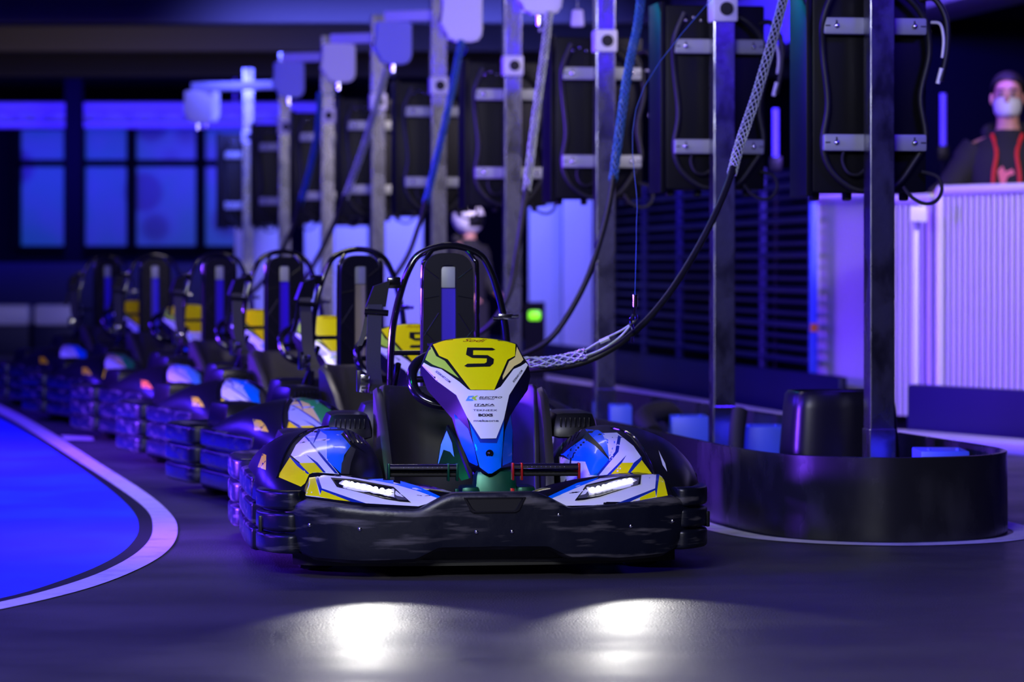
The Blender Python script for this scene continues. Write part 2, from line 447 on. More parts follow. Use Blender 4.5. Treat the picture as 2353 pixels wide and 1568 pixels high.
# low navy walls along the lane with pale kerb
def low_wall(p0, p1, h, label):
    v = p1 - p0; v.z = 0; rot = Matrix.Rotation(math.atan2(v.y, v.x), 3, 'Z')
    bm = B(); box(bm, (p0 + p1) / 2 * 1.0 + Vector((0, 0, h / 2 - (p0.z + p1.z) / 2)), (v.length, 0.06, h), rot=rot, bev=0.025)
    o = obj('lane_barrier', bm, M['navywall']); tag(o, label, 'barrier', 'low navy barriers along the lane'); return v, rot


A0 = Vector((1.99, 18.3, 0)); A1 = Vector((-0.5, 30.0, 0))
low_wall(A0, A1, 0.30, 'long low navy barrier behind the charging posts')
B0 = Vector((2.21, 16.9, 0)); B1 = Vector((3.6, 14.6, 0))
low_wall(B0, B1, 0.31, 'low navy barrier in front of the ribbed screen at the right edge')


def kerb(p0, p1, label, off, w=0.13):
    v = p1 - p0; rot = Matrix.Rotation(math.atan2(v.y, v.x), 3, 'Z'); nrm = Vector((-v.y, v.x, 0)).normalized() * off
    bm = B(); box(bm, (p0 + p1) / 2 + nrm + Vector((0, 0, 0.03)), (v.length, w, 0.06), rot=rot, bev=0.012)
    tag(obj('kerb', bm, M['kerb']), label, 'kerb', 'pale kerbs along the lane')


kerb(A0, A1, 'long pale kerb at the foot of the long navy barrier', 0.36, 0.36)
kerb(Vector((1.86, 17.2, 0)), Vector((3.5, 14.2, 0)), 'pale kerb at the foot of the right hand navy barrier', -0.05, 0.3)

# ribbed screens
def ribbed(p0, p1, z0, z1, pitch, amp, name_label, rail=True):
    t = thing('ribbed_screen', name_label, 'screen', p0, 0, 'pale ribbed screens')
    v = p1 - p0; n = Vector((-v.y, v.x, 0)).normalized(); N = int(v.length / pitch) * 4
    bm = B(); lo = []; hi = []
    if amp > .01:
        n2 = int(v.length / pitch); rot = Matrix.Rotation(math.atan2(v.y, v.x), 3, 'Z')
        for k in range(n2):
            q = v * ((k + .5) / n2); box(bm, q + Vector((0, 0, (z0 + z1) / 2)), (pitch * .5, .02, z1 - z0 - .03), rot=rot, bev=.004)
        b2 = B(); box(b2, v * .5 + n * .12 + Vector((0, 0, (z0 + z1) / 2)), (v.length, .01, z1 - z0), rot=rot); obj('dark_backing', b2, M['dark'], t)
        N = -1
    for k in range(N + 1):
        q = v * (k / N) + n * amp * (1 if (k % 4) in (0, 1) else -1)
        lo.append(q + Vector((0, 0, z0))); hi.append(q + Vector((0, 0, z1)))
    if lo: loft(bm, [lo, hi], closed=False)
    o = obj('ribbed_sheet', bm, M['ribbed'], t, smooth=0)
    if lo: mod(o, 'SOLIDIFY', thickness=0.004)
    bm = B(); off = Vector((0, 0, z1))
    tube(bm, [off, v + off], 0.03, 10); obj('top_rail', bm, M['whitebox'], t)
    for f_ in (0.0, 1.0):
        bm = B(); q = v * f_; cyl(bm, q + Vector((0, 0, 0)), q + Vector((0, 0, z1)), 0.028, 10); obj('rail_post', bm, M['whitebox'], t)
    return t


ra, rb = W(1882, 455, 19.4), W(2010, 460, 18.7)
ribbed(Vector((ra.x, ra.y, 0)), Vector((rb.x, rb.y, 0)), 0.08, CH + 158 * 18.7 / F, 0.032, 0.006, 'fine ribbed pale screen behind the nearest charging post')
rc, rd = W(2160, 440, 17.3), W(2560, 425, 16.2)
ribbed(Vector((rc.x, rc.y, 0)), Vector((rd.x, rd.y, 0)), 0.08, CH + 176 * 17.0 / F, 0.045, 0.014, 'coarse ribbed pale screen the masked person leans on')
re_, rf = W(2000, 458, 17.9), W(2140, 455, 17.45)
ribbed(Vector((re_.x, re_.y, 0)), Vector((rf.x, rf.y, 0)), 0.08, CH + 154 * 17.6 / F, 0.045, 0.014, 'short ribbed pale screen right beside the nearest post')
bm = B(); q = W(2110, 492, 17.1); box(bm, q, (0.10, 0.03, 0.09), bev=0.01); box(bm, (q.x, q.y + 0.1, q.z / 2 - 0.02), (0.03, 0.03, q.z), bev=0.004)
tag(obj('wall_switch', bm, M['whitebox']), 'small white box fixed at the joint of the two ribbed screens', 'switch box')
# dark backing added so that the gaps read dark
bm = B(); box(bm, (3.6, 20.3, 0.64), (2.3, 0.04, 1.2), bev=0.01); tag(obj('low_partition', bm, M['dark']), 'dark low panel added behind the ribbed screens', 'partition')

# soffit lit blue, upper right
s0, s1 = Vector((1.60, 26.0, 0)), Vector((4.2, 13.2, 0))
v = s1 - s0; bm = B(); box(bm, (s0 + s1) / 2 + Vector((0, 0, 2.99)), (v.length, 0.5, 0.74), rot=Matrix.Rotation(math.atan2(v.y, v.x), 3, 'Z'), bev=0.01)
tag(obj('ceiling_duct', bm, M['truss']), 'blue lit duct under the ceiling at the upper right', 'duct')
area('blue_fill_duct', (0.3, 19.5, 2.88), (2.5, 22.3, 2.62), (0.3, 0.3), 120, (0.03, 0.01, 1.0), 70)  # unseen light added to brighten the duct
# dark screen wall behind the right hand people (keeps the back dark)
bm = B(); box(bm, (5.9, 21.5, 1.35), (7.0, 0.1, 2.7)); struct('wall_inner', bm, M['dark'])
for i, (px, y0, y1) in enumerate(((2167, 215, 335), (1782, 250, 360))):
    a, b = W(px, y1, 20.6), W(px, y0, 20.6)
    bm = B(); cyl(bm, a, b, 0.020, 12); o = obj('light_tube', bm, M['tube']); tag(o, ('glowing blue upright light tube beside the masked person', 'glowing blue upright light tube between the two nearest chargers')[i], 'light tube', 'upright light tubes')
    bm = B(); box(bm, (a.x, a.y, a.z - 0.05), (0.08, 0.08, 0.1), bev=0.01); cyl(bm, (a.x, a.y, 0), (a.x, a.y, a.z - 0.05), 0.015, 8); obj('stand', bm, M['box'], o)

# ------------------------------------------------------------------ island barrier
near = [(0.0, 14.8), (0.245, 13.8), (0.5, 12.75), (0.70, 11.75), (0.86, 11.05), (1.02, 10.74), (1.30, 10.60), (1.58, 10.68), (1.74, 10.88), (1.78, 11.2), (1.60, 12.0), (1.1, 14.1), (0.2, 17.9), (-1.6, 25.5)]
start = [(-2.65, 25.5), (-1.0, 18.7)]
path = smooth_path([Vector((a, b, 0)) for a, b in start + near], 8)
bm = B(); rings = []
for i, pnt in enumerate(path):
    tg = (path[min(i + 1, len(path) - 1)] - path[max(i - 1, 0)]).normalized(); n = Vector((-tg.y, tg.x, 0))
    rings.append([pnt + n * 0.014 + Vector((0, 0, 0.004)), pnt + n * 0.014 + Vector((0, 0, 0.292)), pnt + n * 0.004 + Vector((0, 0, 0.298)), pnt - n * 0.008 + Vector((0, 0, 0.296)), pnt - n * 0.010 + Vector((0, 0, 0.004))])
loft(bm, rings)
tag(obj('island_barrier', bm, M['belt'], smooth=30), 'black plastic belt barrier curving round the charging post island', 'barrier')
bm = B(); lo = []; hi = []
for i, pnt in enumerate(path):
    tg = (path[min(i + 1, len(path) - 1)] - path[max(i - 1, 0)]).normalized(); n = Vector((-tg.y, tg.x, 0)) * -1
    if i < 40 or i > len(path) - 30: pass
    lo.append(pnt + n * 0.03 + Vector((0, 0, 0.003))); hi.append(pnt + n * 0.13 + Vector((0, 0, 0.003)))
loft(bm, [lo, hi], closed=False); struct('trim_5', bm, M['whitepaint'], smooth=0)

# things inside the island
def tub(loc, w, d, h, rz, label):
    bm = B(); rings = []
    for (z, s, e) in ((0, 1.0, .5), (0.5 * h, 0.96, .5), (0.86 * h, 0.90, .45), (0.97 * h, 0.87, .42), (h, 0.82, .40)):
        ring = []
        for k in range(40):
            a = 2 * math.pi * k / 40; c, s_ = math.cos(a), math.sin(a)
            ring.append((math.copysign(abs(c) ** .45, c) * w / 2 * s, math.copysign(abs(s_) ** .45, s_) * d / 2 * s, z))
        rings.append(ring)
    for (z, s) in ((h * 0.97, 0.76), (h * 0.5, 0.80)):
        rings.append([(p[0] / 0.82 * s, p[1] / 0.82 * s, z) for p in rings[4]])
    loft(bm, rings); o = obj('spare_seat_tub', bm, M['plastic'], smooth=50); o.location = loc; o.rotation_euler.z = rz
    return tag(o, label, 'tub')


tub((1.285, 11.97, 0), 0.465, 0.32, 0.475, R(9), 'black moulded tub standing behind the nearest charging post')
def lump(pts, r, label):
    bm = B(); tube(bm, smooth_path(pts, 6), r, 12); return tag(obj('rubber_buffer', bm, M['rubber']), label, 'buffer', 'black rubber buffers in the island')


lump([W(1500, 1000, 14.2), W(1480, 960, 14.4), W(1530, 945, 14.6), W(1560, 975, 14.8), W(1600, 1010, 14.9)], 0.05, 'black curved rubber buffer on the island left of the second post')
lump([W(1690, 1060, 13.0), W(1694, 990, 13.05), W(1700, 945, 13.1)], 0.035, 'black upright rubber buffer on the island right of the second post')
for i, (x0, x1, y, d) in enumerate(((1540, 1625, 965, 14.4), (1700, 1800, 988, 13.4), (2106, 2216, 1045, 11.35), (1225, 1285, 935, 16.2), (1400, 1450, 940, 15.0))):
    a, b = W(x0, y, d), W(x1, y, d)
    bm = B(); box(bm, ((a.x + b.x) / 2, d, a.z / 2 + .02), (b.x - a.x, 0.26, a.z), bev=0.006)
    for dx in (-1, 1): cyl(bm, ((a.x + b.x) / 2 + dx * (b.x - a.x) * .3, d - .08, a.z), ((a.x + b.x) / 2 + dx * (b.x - a.x) * .3, d - .08, a.z + .028), 0.007, 8)
    tag(obj('base_plate', bm, M['blueplate']), ('blue base block on the island, left of the second post', 'blue base block on the island, between the two nearest posts', 'blue base block on the island, right of the nearest post', 'blue base block on the island, leftmost in view', 'blue base block on the island, behind the nearest kart')[i], 'base block', 'blue blocks on the island')

# ------------------------------------------------------------------ charging posts
PN = 9
def post_xy(n): return Vector((1.41 - 0.47 * n, 11.7 + 1.925 * n, 0))


def make_post():
    t = thing('charging_post', '', 'charging post')
    bm = B(); box(bm, (0, 0, 1.36), (0.097, 0.097, 2.72), bev=0.004); obj('post', bm, M['steel'], t, smooth=0)
    bm = B(); box(bm, (0, 0, 0.17), (0.105, 0.105, 0.34), bev=0.004); box(bm, (0, 0, 0.006), (0.22, 0.22, 0.012), bev=0.003)
    obj('base_sleeve', bm, M['steel'], t, smooth=0)
    cb = B(); cy = 0.25
    box(cb, (-0.005, cy, 1.725), (0.455, 0.27, 0.83), bev=0.008)
    cg = obj('charger_box', cb, M['box'], t)
    bm = B()
    for r_ in range(9):                                     # louvre bumps low on the left flank
        for c_ in range(2): ball(bm, (-0.235, cy - 0.05 + c_ * 0.08, 1.36 + r_ * 0.036), 0.012, (0.5, 1.3, 0.9), seg=8)
    obj('vent_louvre', bm, M['box'], cg)
    bm = B(); box(bm, (-0.245, cy, 1.725), (0.024, 0.26, 0.86), bev=0.004); obj('side_flange', bm, M['box'], cg)
    for zz in (1.50, 1.95):
        bm = B(); box(bm, (0, 0.072, zz), (0.41, 0.05, 0.066), bev=0.010); b = obj('bracket', bm, M['alu'], t)
        bm = B()
        for sx in (-1, 1): ball(bm, (sx * 0.155, 0.042, zz), 0.011, (1, .7, 1), seg=12)
        isl('bolt', bm, M['chrome'], b)
        bm = B()
        for sx in (-1, 1):
            box(bm, (sx * 0.19, 0.0465, zz), (0.02, 0.002, 0.005)); box(bm, (sx * 0.155, 0.0465, zz + .014), (0.006, 0.002, 0.014))
        isl('slot', bm, M['ink'], b)
    bm = B()
    for k in range(9): ball(bm, (-0.14 + 0.035 * k, cy - 0.137, 2.07 + 0.015 * (k % 2)), 0.006, (1, .5, 1), seg=8)
    isl('terminal_screw', bm, M['chrome'], cg)
    bm = B()
    for x in (-0.19, -0.06, 0.1, 0.17): box(bm, (x, cy, 1.30), (0.03, 0.05, 0.04), bev=0.008)
    isl('foot', bm, M['rubber'], cg)
    bm = B(); box(bm, (0, -0.01, 2.11), (0.115, 0.115, 0.115), bev=0.012); sb = obj('socket_box', bm, M['whitebox'], t)
    bm = B(); cyl(bm, (0.005, -0.066, 2.11), (0.005, -0.072, 2.11), 0.031, 24); cyl(bm, (0.005, -0.072, 2.11), (0.005, -0.078, 2.11), 0.022, 24); obj('socket', bm, M['rubber'], sb)
    # cables coiled on the charger
    bm = B()
    tube(bm, smooth_path([(-0.16, 0.05, 2.10), (-0.205, 0.055, 1.98), (-0.20, 0.085, 1.85), (-0.18, 0.085, 1.65), (-0.20, 0.085, 1.5), (-0.17, 0.09, 1.40), (-0.09, 0.09, 1.33), (0.0, 0.09, 1.315), (0.09, 0.09, 1.335), (0.16, 0.09, 1.42), (0.21, 0.085, 1.52), (0.19, 0.085, 1.68), (0.225, 0.085, 1.85), (0.20, 0.07, 1.98), (0.12, 0.06, 2.07), (0.02, 0.08, 2.11)], 6), 0.013, 10)
    obj('charger_cable', bm, M['cable'], t)
    bm = B()
    tube(bm, smooth_path([(0.20, 0.10, 1.39), (0.25, 0.06, 1.37), (0.262, 0.04, 1.32), (0.235, 0.03, 1.275), (0.19, 0.03, 1.265), (0.145, 0.05, 1.29), (0.12, 0.08, 1.33)], 7), 0.0075, 8)
    tube(bm, smooth_path([(-0.03, 0.09, 1.53), (-0.10, 0.07, 1.50), (-0.13, 0.06, 1.44), (-0.11, 0.05, 1.385), (-0.06, 0.06, 1.38), (-0.01, 0.07, 1.43)], 7), 0.006, 8)
    isl('connector_loop', bm, M['rubber'], t)
    bm = B()
    tube(bm, smooth_path([(0.20, 0.12, 2.06), (0.245, 0.08, 2.06), (0.285, 0.06, 1.98), (0.285, 0.05, 1.86), (0.26, 0.05, 1.74)], 7), 0.012, 10)
    obj('outlet_cable', bm, M['cable'], t)
    bm = B()
    tube(bm, smooth_path([(0.235, 0.09, 1.97), (0.262, 0.06, 1.96), (0.272, 0.05, 1.90), (0.266, 0.05, 1.83)], 7), 0.006, 8)
    tube(bm, [(0.262, 0.045, 1.79), (0.248, 0.05, 1.73)], 0.009, 8)
    isl('pale_lead', bm, M['whitebox'], t)
    return t


def arm_end(n):
    off = [0.40, 0.38, 0.33, 0.29, 0.29, 0.28, 0.30, 0.74, 0.38][n]
    p_ = post_xy(n); return Vector((p_.x - off, p_.y + off * 0.35, 2.56 - (0.10 if n == 7 else 0.0)))


pos_words = ['nearest the camera, its charger hung lower than the rest', 'second from the right, with a blue tinted socket box', 'third from the right, dark cable slanting before it', 'fourth from the right, above the number five kart fairing', 'fifth from the right, above the number five kart seat', 'sixth from the right, behind the second kart', 'seventh from the right, behind the second kart belt', 'eighth from the right, with the longest boom arm', 'farthest and leftmost of the row']
proto = make_post(); posts = []
for n in range(PN):
    t = proto if n == 0 else copy_tree(proto)
    t.location = post_xy(n); t.rotation_euler.z = R(9)
    t['label'] = 'charging post, ' + pos_words[n]; t['group'] = 'charging posts along the island'
    posts.append(t)
for o in proto.children:                          # the nearest charger hangs lower
    if o.name.split('.')[0] not in ('post', 'base_sleeve'): o.location.z -= 0.06
for n in range(PN):                               # booms and hanging balancers
    t = posts[n]; Mi = (Matrix.Translation(t.location) @ Matrix.Rotation(R(9), 4, 'Z')).inverted()
    e = arm_end(n); a = Mi @ Vector((post_xy(n).x, post_xy(n).y, e.z)); b = Mi @ e
    bm = B(); dd = (b - a); box(bm, (a + b) / 2 + dd.normalized() * -0.02, (dd.length + 0.14, 0.07, 0.07), rot=Matrix.Rotation(math.atan2(dd.y, dd.x), 3, 'Z'), bev=0.008)
    obj('boom_arm', bm, M['truss'], t)
    bm = B(); w, h, c = 0.115, 0.27, 0.035
    prof = [(-w, 0), (-w, -h * .62), (-w - .012, -h * .68), (-w + .045, -h * .9), (-w + .06, -h), (w - .04, -h), (w - .01, -h * .92), (w, -h * .8), (w, 0)]
    loft(bm, [[(b.x + x_ - 0.0, b.y - 0.055, b.z - 0.035 + z_) for x_, z_ in prof], [(b.x + x_, b.y + 0.055, b.z - 0.035 + z_) for x_, z_ in prof]])
    es = [e_ for e_ in bm.edges]; bmesh.ops.bevel(bm, geom=es, offset=0.012, segments=2, affect='EDGES')
    bb = obj('balancer', bm, M['bluebox'] if n in (4, 6) else M['whitebox'], t)
    bm = B(); cyl(bm, (b.x, b.y, b.z - 0.3), (b.x, b.y, b.z - 0.36), 0.016, 10); obj('hook', bm, M['chrome'], bb)


# ------------------------------------------------------------------ cables from boom to kart
def braid(bm, P, r, strands, turns, rs, mi=0):
    fr = frames(P); n = len(fr)
    for sgn in (1, -1):
        for k in range(strands):
            pts = []
            for i, (p, s, u) in enumerate(fr):
                a = 2 * math.pi * (k / strands + sgn * turns * i / n) ; rr = r + 0.0012 * (1 if (i + k) % 2 else -1) * sgn
                pts.append(p + s * math.cos(a) * rr + u * math.sin(a) * rr)
            tube(bm, pts, rs, 4, False, mi)


def cable(n, sock, lead, rs, rl, label, bmat, end=None, seg=12):
    t = thing('charging_cable', label, 'cable', (0, 0, 0), 0, 'charging cables')
    e = arm_end(n); e = Vector((e.x, e.y, e.z - 0.39))
    S_ = smooth_path([W(*q) for q in sock], seg * 2); Ld = smooth_path([W(*q) for q in lead], 8)
    t.location = Ld[-1]; o_ = Ld[-1]
    bm = B(); tube(bm, [p - o_ for p in Ld], rl, 12); obj('lead', bm, M['cable'], t)
    bm = B(); tube(bm, [p - o_ for p in S_], rs * 0.80, 12); obj('core', bm, M['cable'], t)
    bm = B(); ln = sum((S_[i + 1] - S_[i]).length for i in range(len(S_) - 1))
    braid(bm, [p - o_ for p in S_], rs, 6, ln / 0.21, rs * 0.13); obj('braided_sleeve', bm, bmat, t, smooth=0, weld=False)
    # bail wires up to the boom
    bm = B(); s = S_[0] - o_; h = e - o_
    tube(bm, smooth_path([s + Vector((0.008, 0, 0)), (s + h) / 2 + Vector((0.03, 0, 0)), h], 6), 0.0035, 6)
    tube(bm, smooth_path([s - Vector((0.008, 0, 0)), (s + h) / 2 - Vector((0.02, 0, 0)), h], 6), 0.0035, 6)
    isl('bail_wire', bm, bmat, t)
    return t, o_


c1, o1 = cable(0, [(1812, -60, 12.0), (1800, 0, 11.9), (1770, 110, 11.7), (1735, 228, 11.5), (1702, 325, 11.35), (1682, 398, 11.25)],
               [(1684, 385, 11.25), (1672, 425, 11.2), (1640, 500, 11.1), (1592, 590, 11.0), (1532, 682, 10.85), (1468, 754, 10.75), (1398, 806, 10.7), (1320, 838, 10.7), (1215, 850, 10.75)], 0.0175, 0.0125,
               'pale braided charging cable slanting past the two nearest posts to the nearest kart', M['braid'], seg=16)
# lower grip on the first cable, with shackle and thin wire
P = smooth_path([W(*q) for q in [(1190, 832, 10.72), (1250, 832, 10.70), (1300, 825, 10.68), (1345, 812, 10.66)]], 10)
bm = B(); braid(bm, [p - o1 for p in P], 0.017, 5, 1.1, 0.0026); obj('lower_grip', bm, M['braid'], c1, smooth=0, weld=False)
bm = B()
for dy in (-7, 6): tube(bm, [p - o1 for p in smooth_path([W(1345, 812 + dy, 10.66), W(1385, 792 + dy * 1.6, 10.66), W(1425, 768 + dy, 10.66), W(1450, 745, 10.66)], 6)], 0.004, 6)
tube(bm, [p - o1 for p in (W(1378, 787, 10.655), W(1400, 777, 10.655))], 0.009, 8)
obj('grip_eye', bm, M['braid'], c1)
bm = B(); tube(bm, [p - o1 for p in smooth_path([W(1446, 748, 10.66), W(1462, 735, 10.66), W(1458, 722, 10.66), W(1450, 735, 10.66), W(1455, 757, 10.66)], 6)], 0.0055, 8)
tube(bm, [p - o1 for p in (W(1456, 728, 10.66), W(1459, 705, 10.66))], 0.006, 8)
for k in range(5): tube(bm, [p - o1 for p in (W(1459, 702 - k * 5.4, 10.66), W(1459, 699.5 - k * 5.4, 10.66))], 0.0105, 10)
tube(bm, [p - o1 for p in (W(1459, 706, 10.66), W(1459, 678, 10.66))], 0.0085, 10)
tube(bm, [p - o1 for p in (W(1452, 775, 10.66), W(1452, 788, 10.66))], 0.006, 8)
obj('shackle', bm, M['chrome'], c1)
bm = B(); a_ = W(1459, 678, 10.66); tube(bm, [p - o1 for p in smooth_path([a_, W(1462, 560, 10.9), W(1464, 480, 11.2), W(1480, 200, 11.9), arm_end(0) + Vector((0, 0, -.3))], 6)], 0.0012, 5)
obj('safety_wire', bm, M['braidblue'], c1)
cable(1, [(1478, -40, 13.9), (1465, 60, 13.7), (1446, 150, 13.5), (1428, 270, 13.3), (1409, 415, 13.1)],
      [(1410, 405, 13.1), (1400, 470, 13.05), (1380, 550, 13.0), (1345, 650, 12.95), (1295, 740, 12.9), (1250, 790, 12.9), (1180, 825, 12.95)], 0.018, 0.0125,
      'blue braided charging cable slanting past the third post', M['braidblue'])
cable(2, [(1262, 30, 15.6), (1250, 130, 15.4), (1232, 260, 15.2), (1210, 440, 15.0)],
      [(1211, 430, 15.0), (1200, 500, 14.95), (1188, 580, 14.9), (1168, 680, 14.8), (1110, 760, 14.8), (1000, 800, 15.0)], 0.019, 0.0135,
      'pale braided charging cable slanting past the fourth post', M['braid'])
cable(3, [(1060, 95, 17.3), (1040, 200, 17.1), (1012, 330, 16.9), (978, 468, 16.7)],
      [(979, 460, 16.7), (962, 520, 16.65), (930, 600, 16.6), (860, 690, 16.6), (780, 750, 16.8)], 0.018, 0.0135,
      'blue braided charging cable slanting past the fifth post', M['braidblue'])
cable(4, [(888, 160, 19.2), (866, 240, 19.0), (835, 340, 18.8), (792, 458, 18.6)],
      [(793, 450, 18.6), (765, 520, 18.5), (725, 600, 18.4), (660, 700, 18.5), (580, 760, 18.8)], 0.020, 0.016,
      'pale braided charging cable slanting between the sixth and seventh posts', M['braid'])
cable(5, [(735, 215, 21.3), (730, 300, 21.1), (710, 400, 20.9), (690, 470, 20.7)],
      [(691, 462, 20.7), (665, 540, 20.6), (610, 640, 20.5), (520, 720, 20.8), (430, 760, 21.0)], 0.019, 0.016,
      'blue braided charging cable farthest along the row', M['braidblue'])

# ------------------------------------------------------------------ the kart
TH = R(7.4); KO = Vector((-0.054, 9.33, 0)); KM = Matrix.Translation(KO) @ Matrix.Rotation(TH, 4, 'Z'); KI = KM.inverted()
CL = KI @ Vector((0, 0, CH))


def ray(px, py):
    p = KI @ W(px, py, 9.6); return (p - CL).normalized()


def KL(px, py, ly):
    d = ray(px, py); return CL + d * ((ly - CL.y) / d.y)


def mirror(p): return Vector((-p[0], p[1], p[2]))


def zc(z):          # fairing close-up coordinates to photo pixels
    return (960 + z[0] / 4.357, 750 + z[1] / 4.357)


def decal(polys, tree, name, parent, step=7, off=0.0014, mats=None):
    """polys: list of (material key, [(px,py),...]); laid on the body surface"""
    keys = []; bm = B()
    for lay, (key, poly) in enumerate(polys):
        if key not in keys: keys.append(key)
        mi = keys.index(key); tb = B()
        if poly and isinstance(poly[0][0], (tuple, list)): tris = poly
        else: tris = [[poly[i] for i in t] for t in tessellate_polygon([[Vector((q[0], q[1], 0)) for q in poly]])]
        vm = {}
        for t in tris:
            vs = []
            for q in t:
                kq = (round(q[0], 3), round(q[1], 3))
                if kq not in vm: vm[kq] = tb.verts.new((q[0], q[1], 0))
                vs.append(vm[kq])
            if len(set(vs)) == 3:
                try: tb.faces.new(vs)
                except ValueError: pass
        xs = [v.co.x for v in tb.verts]; ys = [v.co.y for v in tb.verts]
        if not xs: continue
        if step:
            for ax, lo, hi in ((0, min(xs), max(xs)), (1, min(ys), max(ys))):
                k = math.ceil(lo / step) * step
                while k < hi:
                    co = Vector((k, 0, 0)) if ax == 0 else Vector((0, k, 0)); no = Vector((1, 0, 0)) if ax == 0 else Vector((0, 1, 0))
                    bmesh.ops.bisect_plane(tb, geom=tb.verts[:] + tb.edges[:] + tb.faces[:], plane_co=co, plane_no=no, dist=1e-4)
                    k += step
        loc = {}
        for v in tb.verts:
            d = ray(v.co.x, v.co.y); h = tree.ray_cast(CL, d)
            loc[v.index if v.index >= 0 else id(v)] = None
            v.tag = h[0] is not None
            if h[0] is not None: v.co = h[0] - d * (off + lay * 0.00012)
        tb.verts.ensure_lookup_table(); mp = {}
        for f in tb.faces:
            if all(v.tag for v in f.verts):
                c = f.calc_center_median()
                if max((v.co - c).length for v in f.verts) > 0.06: continue
                ls = []
                for v in f.verts:
                    if v not in mp: mp[v] = bm.verts.new(v.co)
                    ls.append(mp[v])
                try: bm.faces.new(ls).material_index = mi
                except ValueError: pass
        tb.free()
    o = obj(name, bm, [M[k] for k in keys], parent, smooth=60, weld=False)
    return o


def text_tris(txt, x0, y0, x1, y1, shear=0.0, rot=None, bold=0.0):
    """triangles in photo pixels filling the box (x0,y0)-(x1,y1); rot=(cx,cy,deg)"""
    cu = bpy.data.curves.new('t', 'FONT'); cu.body = txt; cu.shear = shear; cu.offset = bold; cu.resolution_u = 3
    o = bpy.data.objects.new('t', cu); COL.objects.link(o); bpy.context.view_layer.update()
    me = o.evaluated_get(bpy.context.evaluated_depsgraph_get()).to_mesh(); me.calc_loop_triangles()
    V = [v.co.copy() for v in me.vertices]; T = [tuple(t.vertices) for t in me.loop_triangles]
    o.to_mesh_clear(); bpy.data.objects.remove(o); bpy.data.curves.remove(cu)
    ax, bx = min(v.x for v in V), max(v.x for v in V); ay, by = min(v.y for v in V), max(v.y for v in V)
    Q = []
    for v in V:
        x = x0 + (v.x - ax) / (bx - ax) * (x1 - x0); y = y1 - (v.y - ay) / (by - ay) * (y1 - y0)
        if rot:
            a = R(rot[2]); dx, dy = x - rot[0], y - rot[1]
            x, y = rot[0] + dx * math.cos(a) - dy * math.sin(a), rot[1] + dx * math.sin(a) + dy * math.cos(a)
        Q.append((x, y))
    return [[Q[i] for i in t] for t in T]


kart = thing('go_kart', 'go kart with a black figure 5 and its headlights on, nearest of the row', 'go kart', KO, TH, 'go karts parked in a row')

# front bumper: one long moulding
def bump_y(x): return interp(abs(x), [(0, 0.0), (.2, .004), (.35, .018), (.48, .045), (.57, .085), (.63, .135), (.67, .2), (.69, .27)])
def bump_top(x): return interp(abs(x), [(0, .272), (.125, .272), (.155, .262), (.235, .222), (.40, .230), (.575, .250), (.60, .240), (.635, .215), (.66, .20), (.69, .19)])
def bump_bot(x): return interp(abs(x), [(0, .094), (.17, .092), (.24, .058), (.40, .052), (.55, .06), (.62, .085), (.69, .10)])


bm = B(); rings = []
xs = [-.69 + 1.38 * k / 96 for k in range(97)]
for x in xs:
    y = bump_y(x); t_ = bump_top(x); b_ = bump_bot(x); h = t_ - b_
    prof = [(.10, b_ + .01), (.035, b_ - .002), (.012, b_ + .010), (.004, b_ + .22 * h), (.001, b_ + .40 * h), (-.001, b_ + .6 * h), (-.004, t_ - .030), (-.003, t_ - .014), (.003, t_ - .004), (.014, t_), (.034, t_ - .001), (.055, t_ - .03), (.10, t_ - .04)]
    nx = (bump_y(x + .01) - bump_y(x - .01)) / .02; inv = 1 / math.sqrt(1 + nx * nx)
    rings.append([(x + a * nx * inv * -1, y + a * inv, z) for a, z in prof])
loft(bm, rings)
fbump = obj('front_bumper', bm, M['bumper'], kart, smooth=35)
# badge recess in the middle of the bumper
bm = B()
rec = [(-.088, .252), (.088, .252), (.07, .222), (.06, .215), (-.06, .215), (-.07, .222)]
rec_o = [(x * 1.09, z + (.004 if z > .24 else -.005)) for x, z in rec]
loft(bm, [[(x, .0015, z) for x, z in rec_o], [(x, -.009, z) for x, z in rec_o], [(x * 1.0, -.009, z) for x, z in rec], [(x * .95, -.004, z) for x, z in rec]], caps=False)
obj('centre_recess', bm, M['gloss'], fbump)
bm = B(); loft(bm, [[(x * .97, -.0055, z) for x, z in rec], [(x * .97, .004, z) for x, z in rec]]); obj('recess_floor', bm, M['ink'], fbump)
bm = B()
for x, z in ((-.56, .17), (-.41, .16), (-.055, .15), (.055, .15), (.43, .16), (.57, .17), (-.03, .225), (.2, .20)): ball(bm, (x, bump_y(x) - .002, z), .006, (1, .4, 1), seg=8)
isl('bumper_screw', bm, M['chrome'], fbump)
# lower lip strip / ground skirt
bm = B(); loft(bm, [[(x, bump_y(x) + .12, .035), (x, bump_y(x) + .13, .035), (x, bump_y(x) + .13, bump_bot(x) + .06), (x, bump_y(x) + .12, bump_bot(x) + .06)] for x in xs[6:-6]])
obj('skirt', bm, M['rubber'], kart)


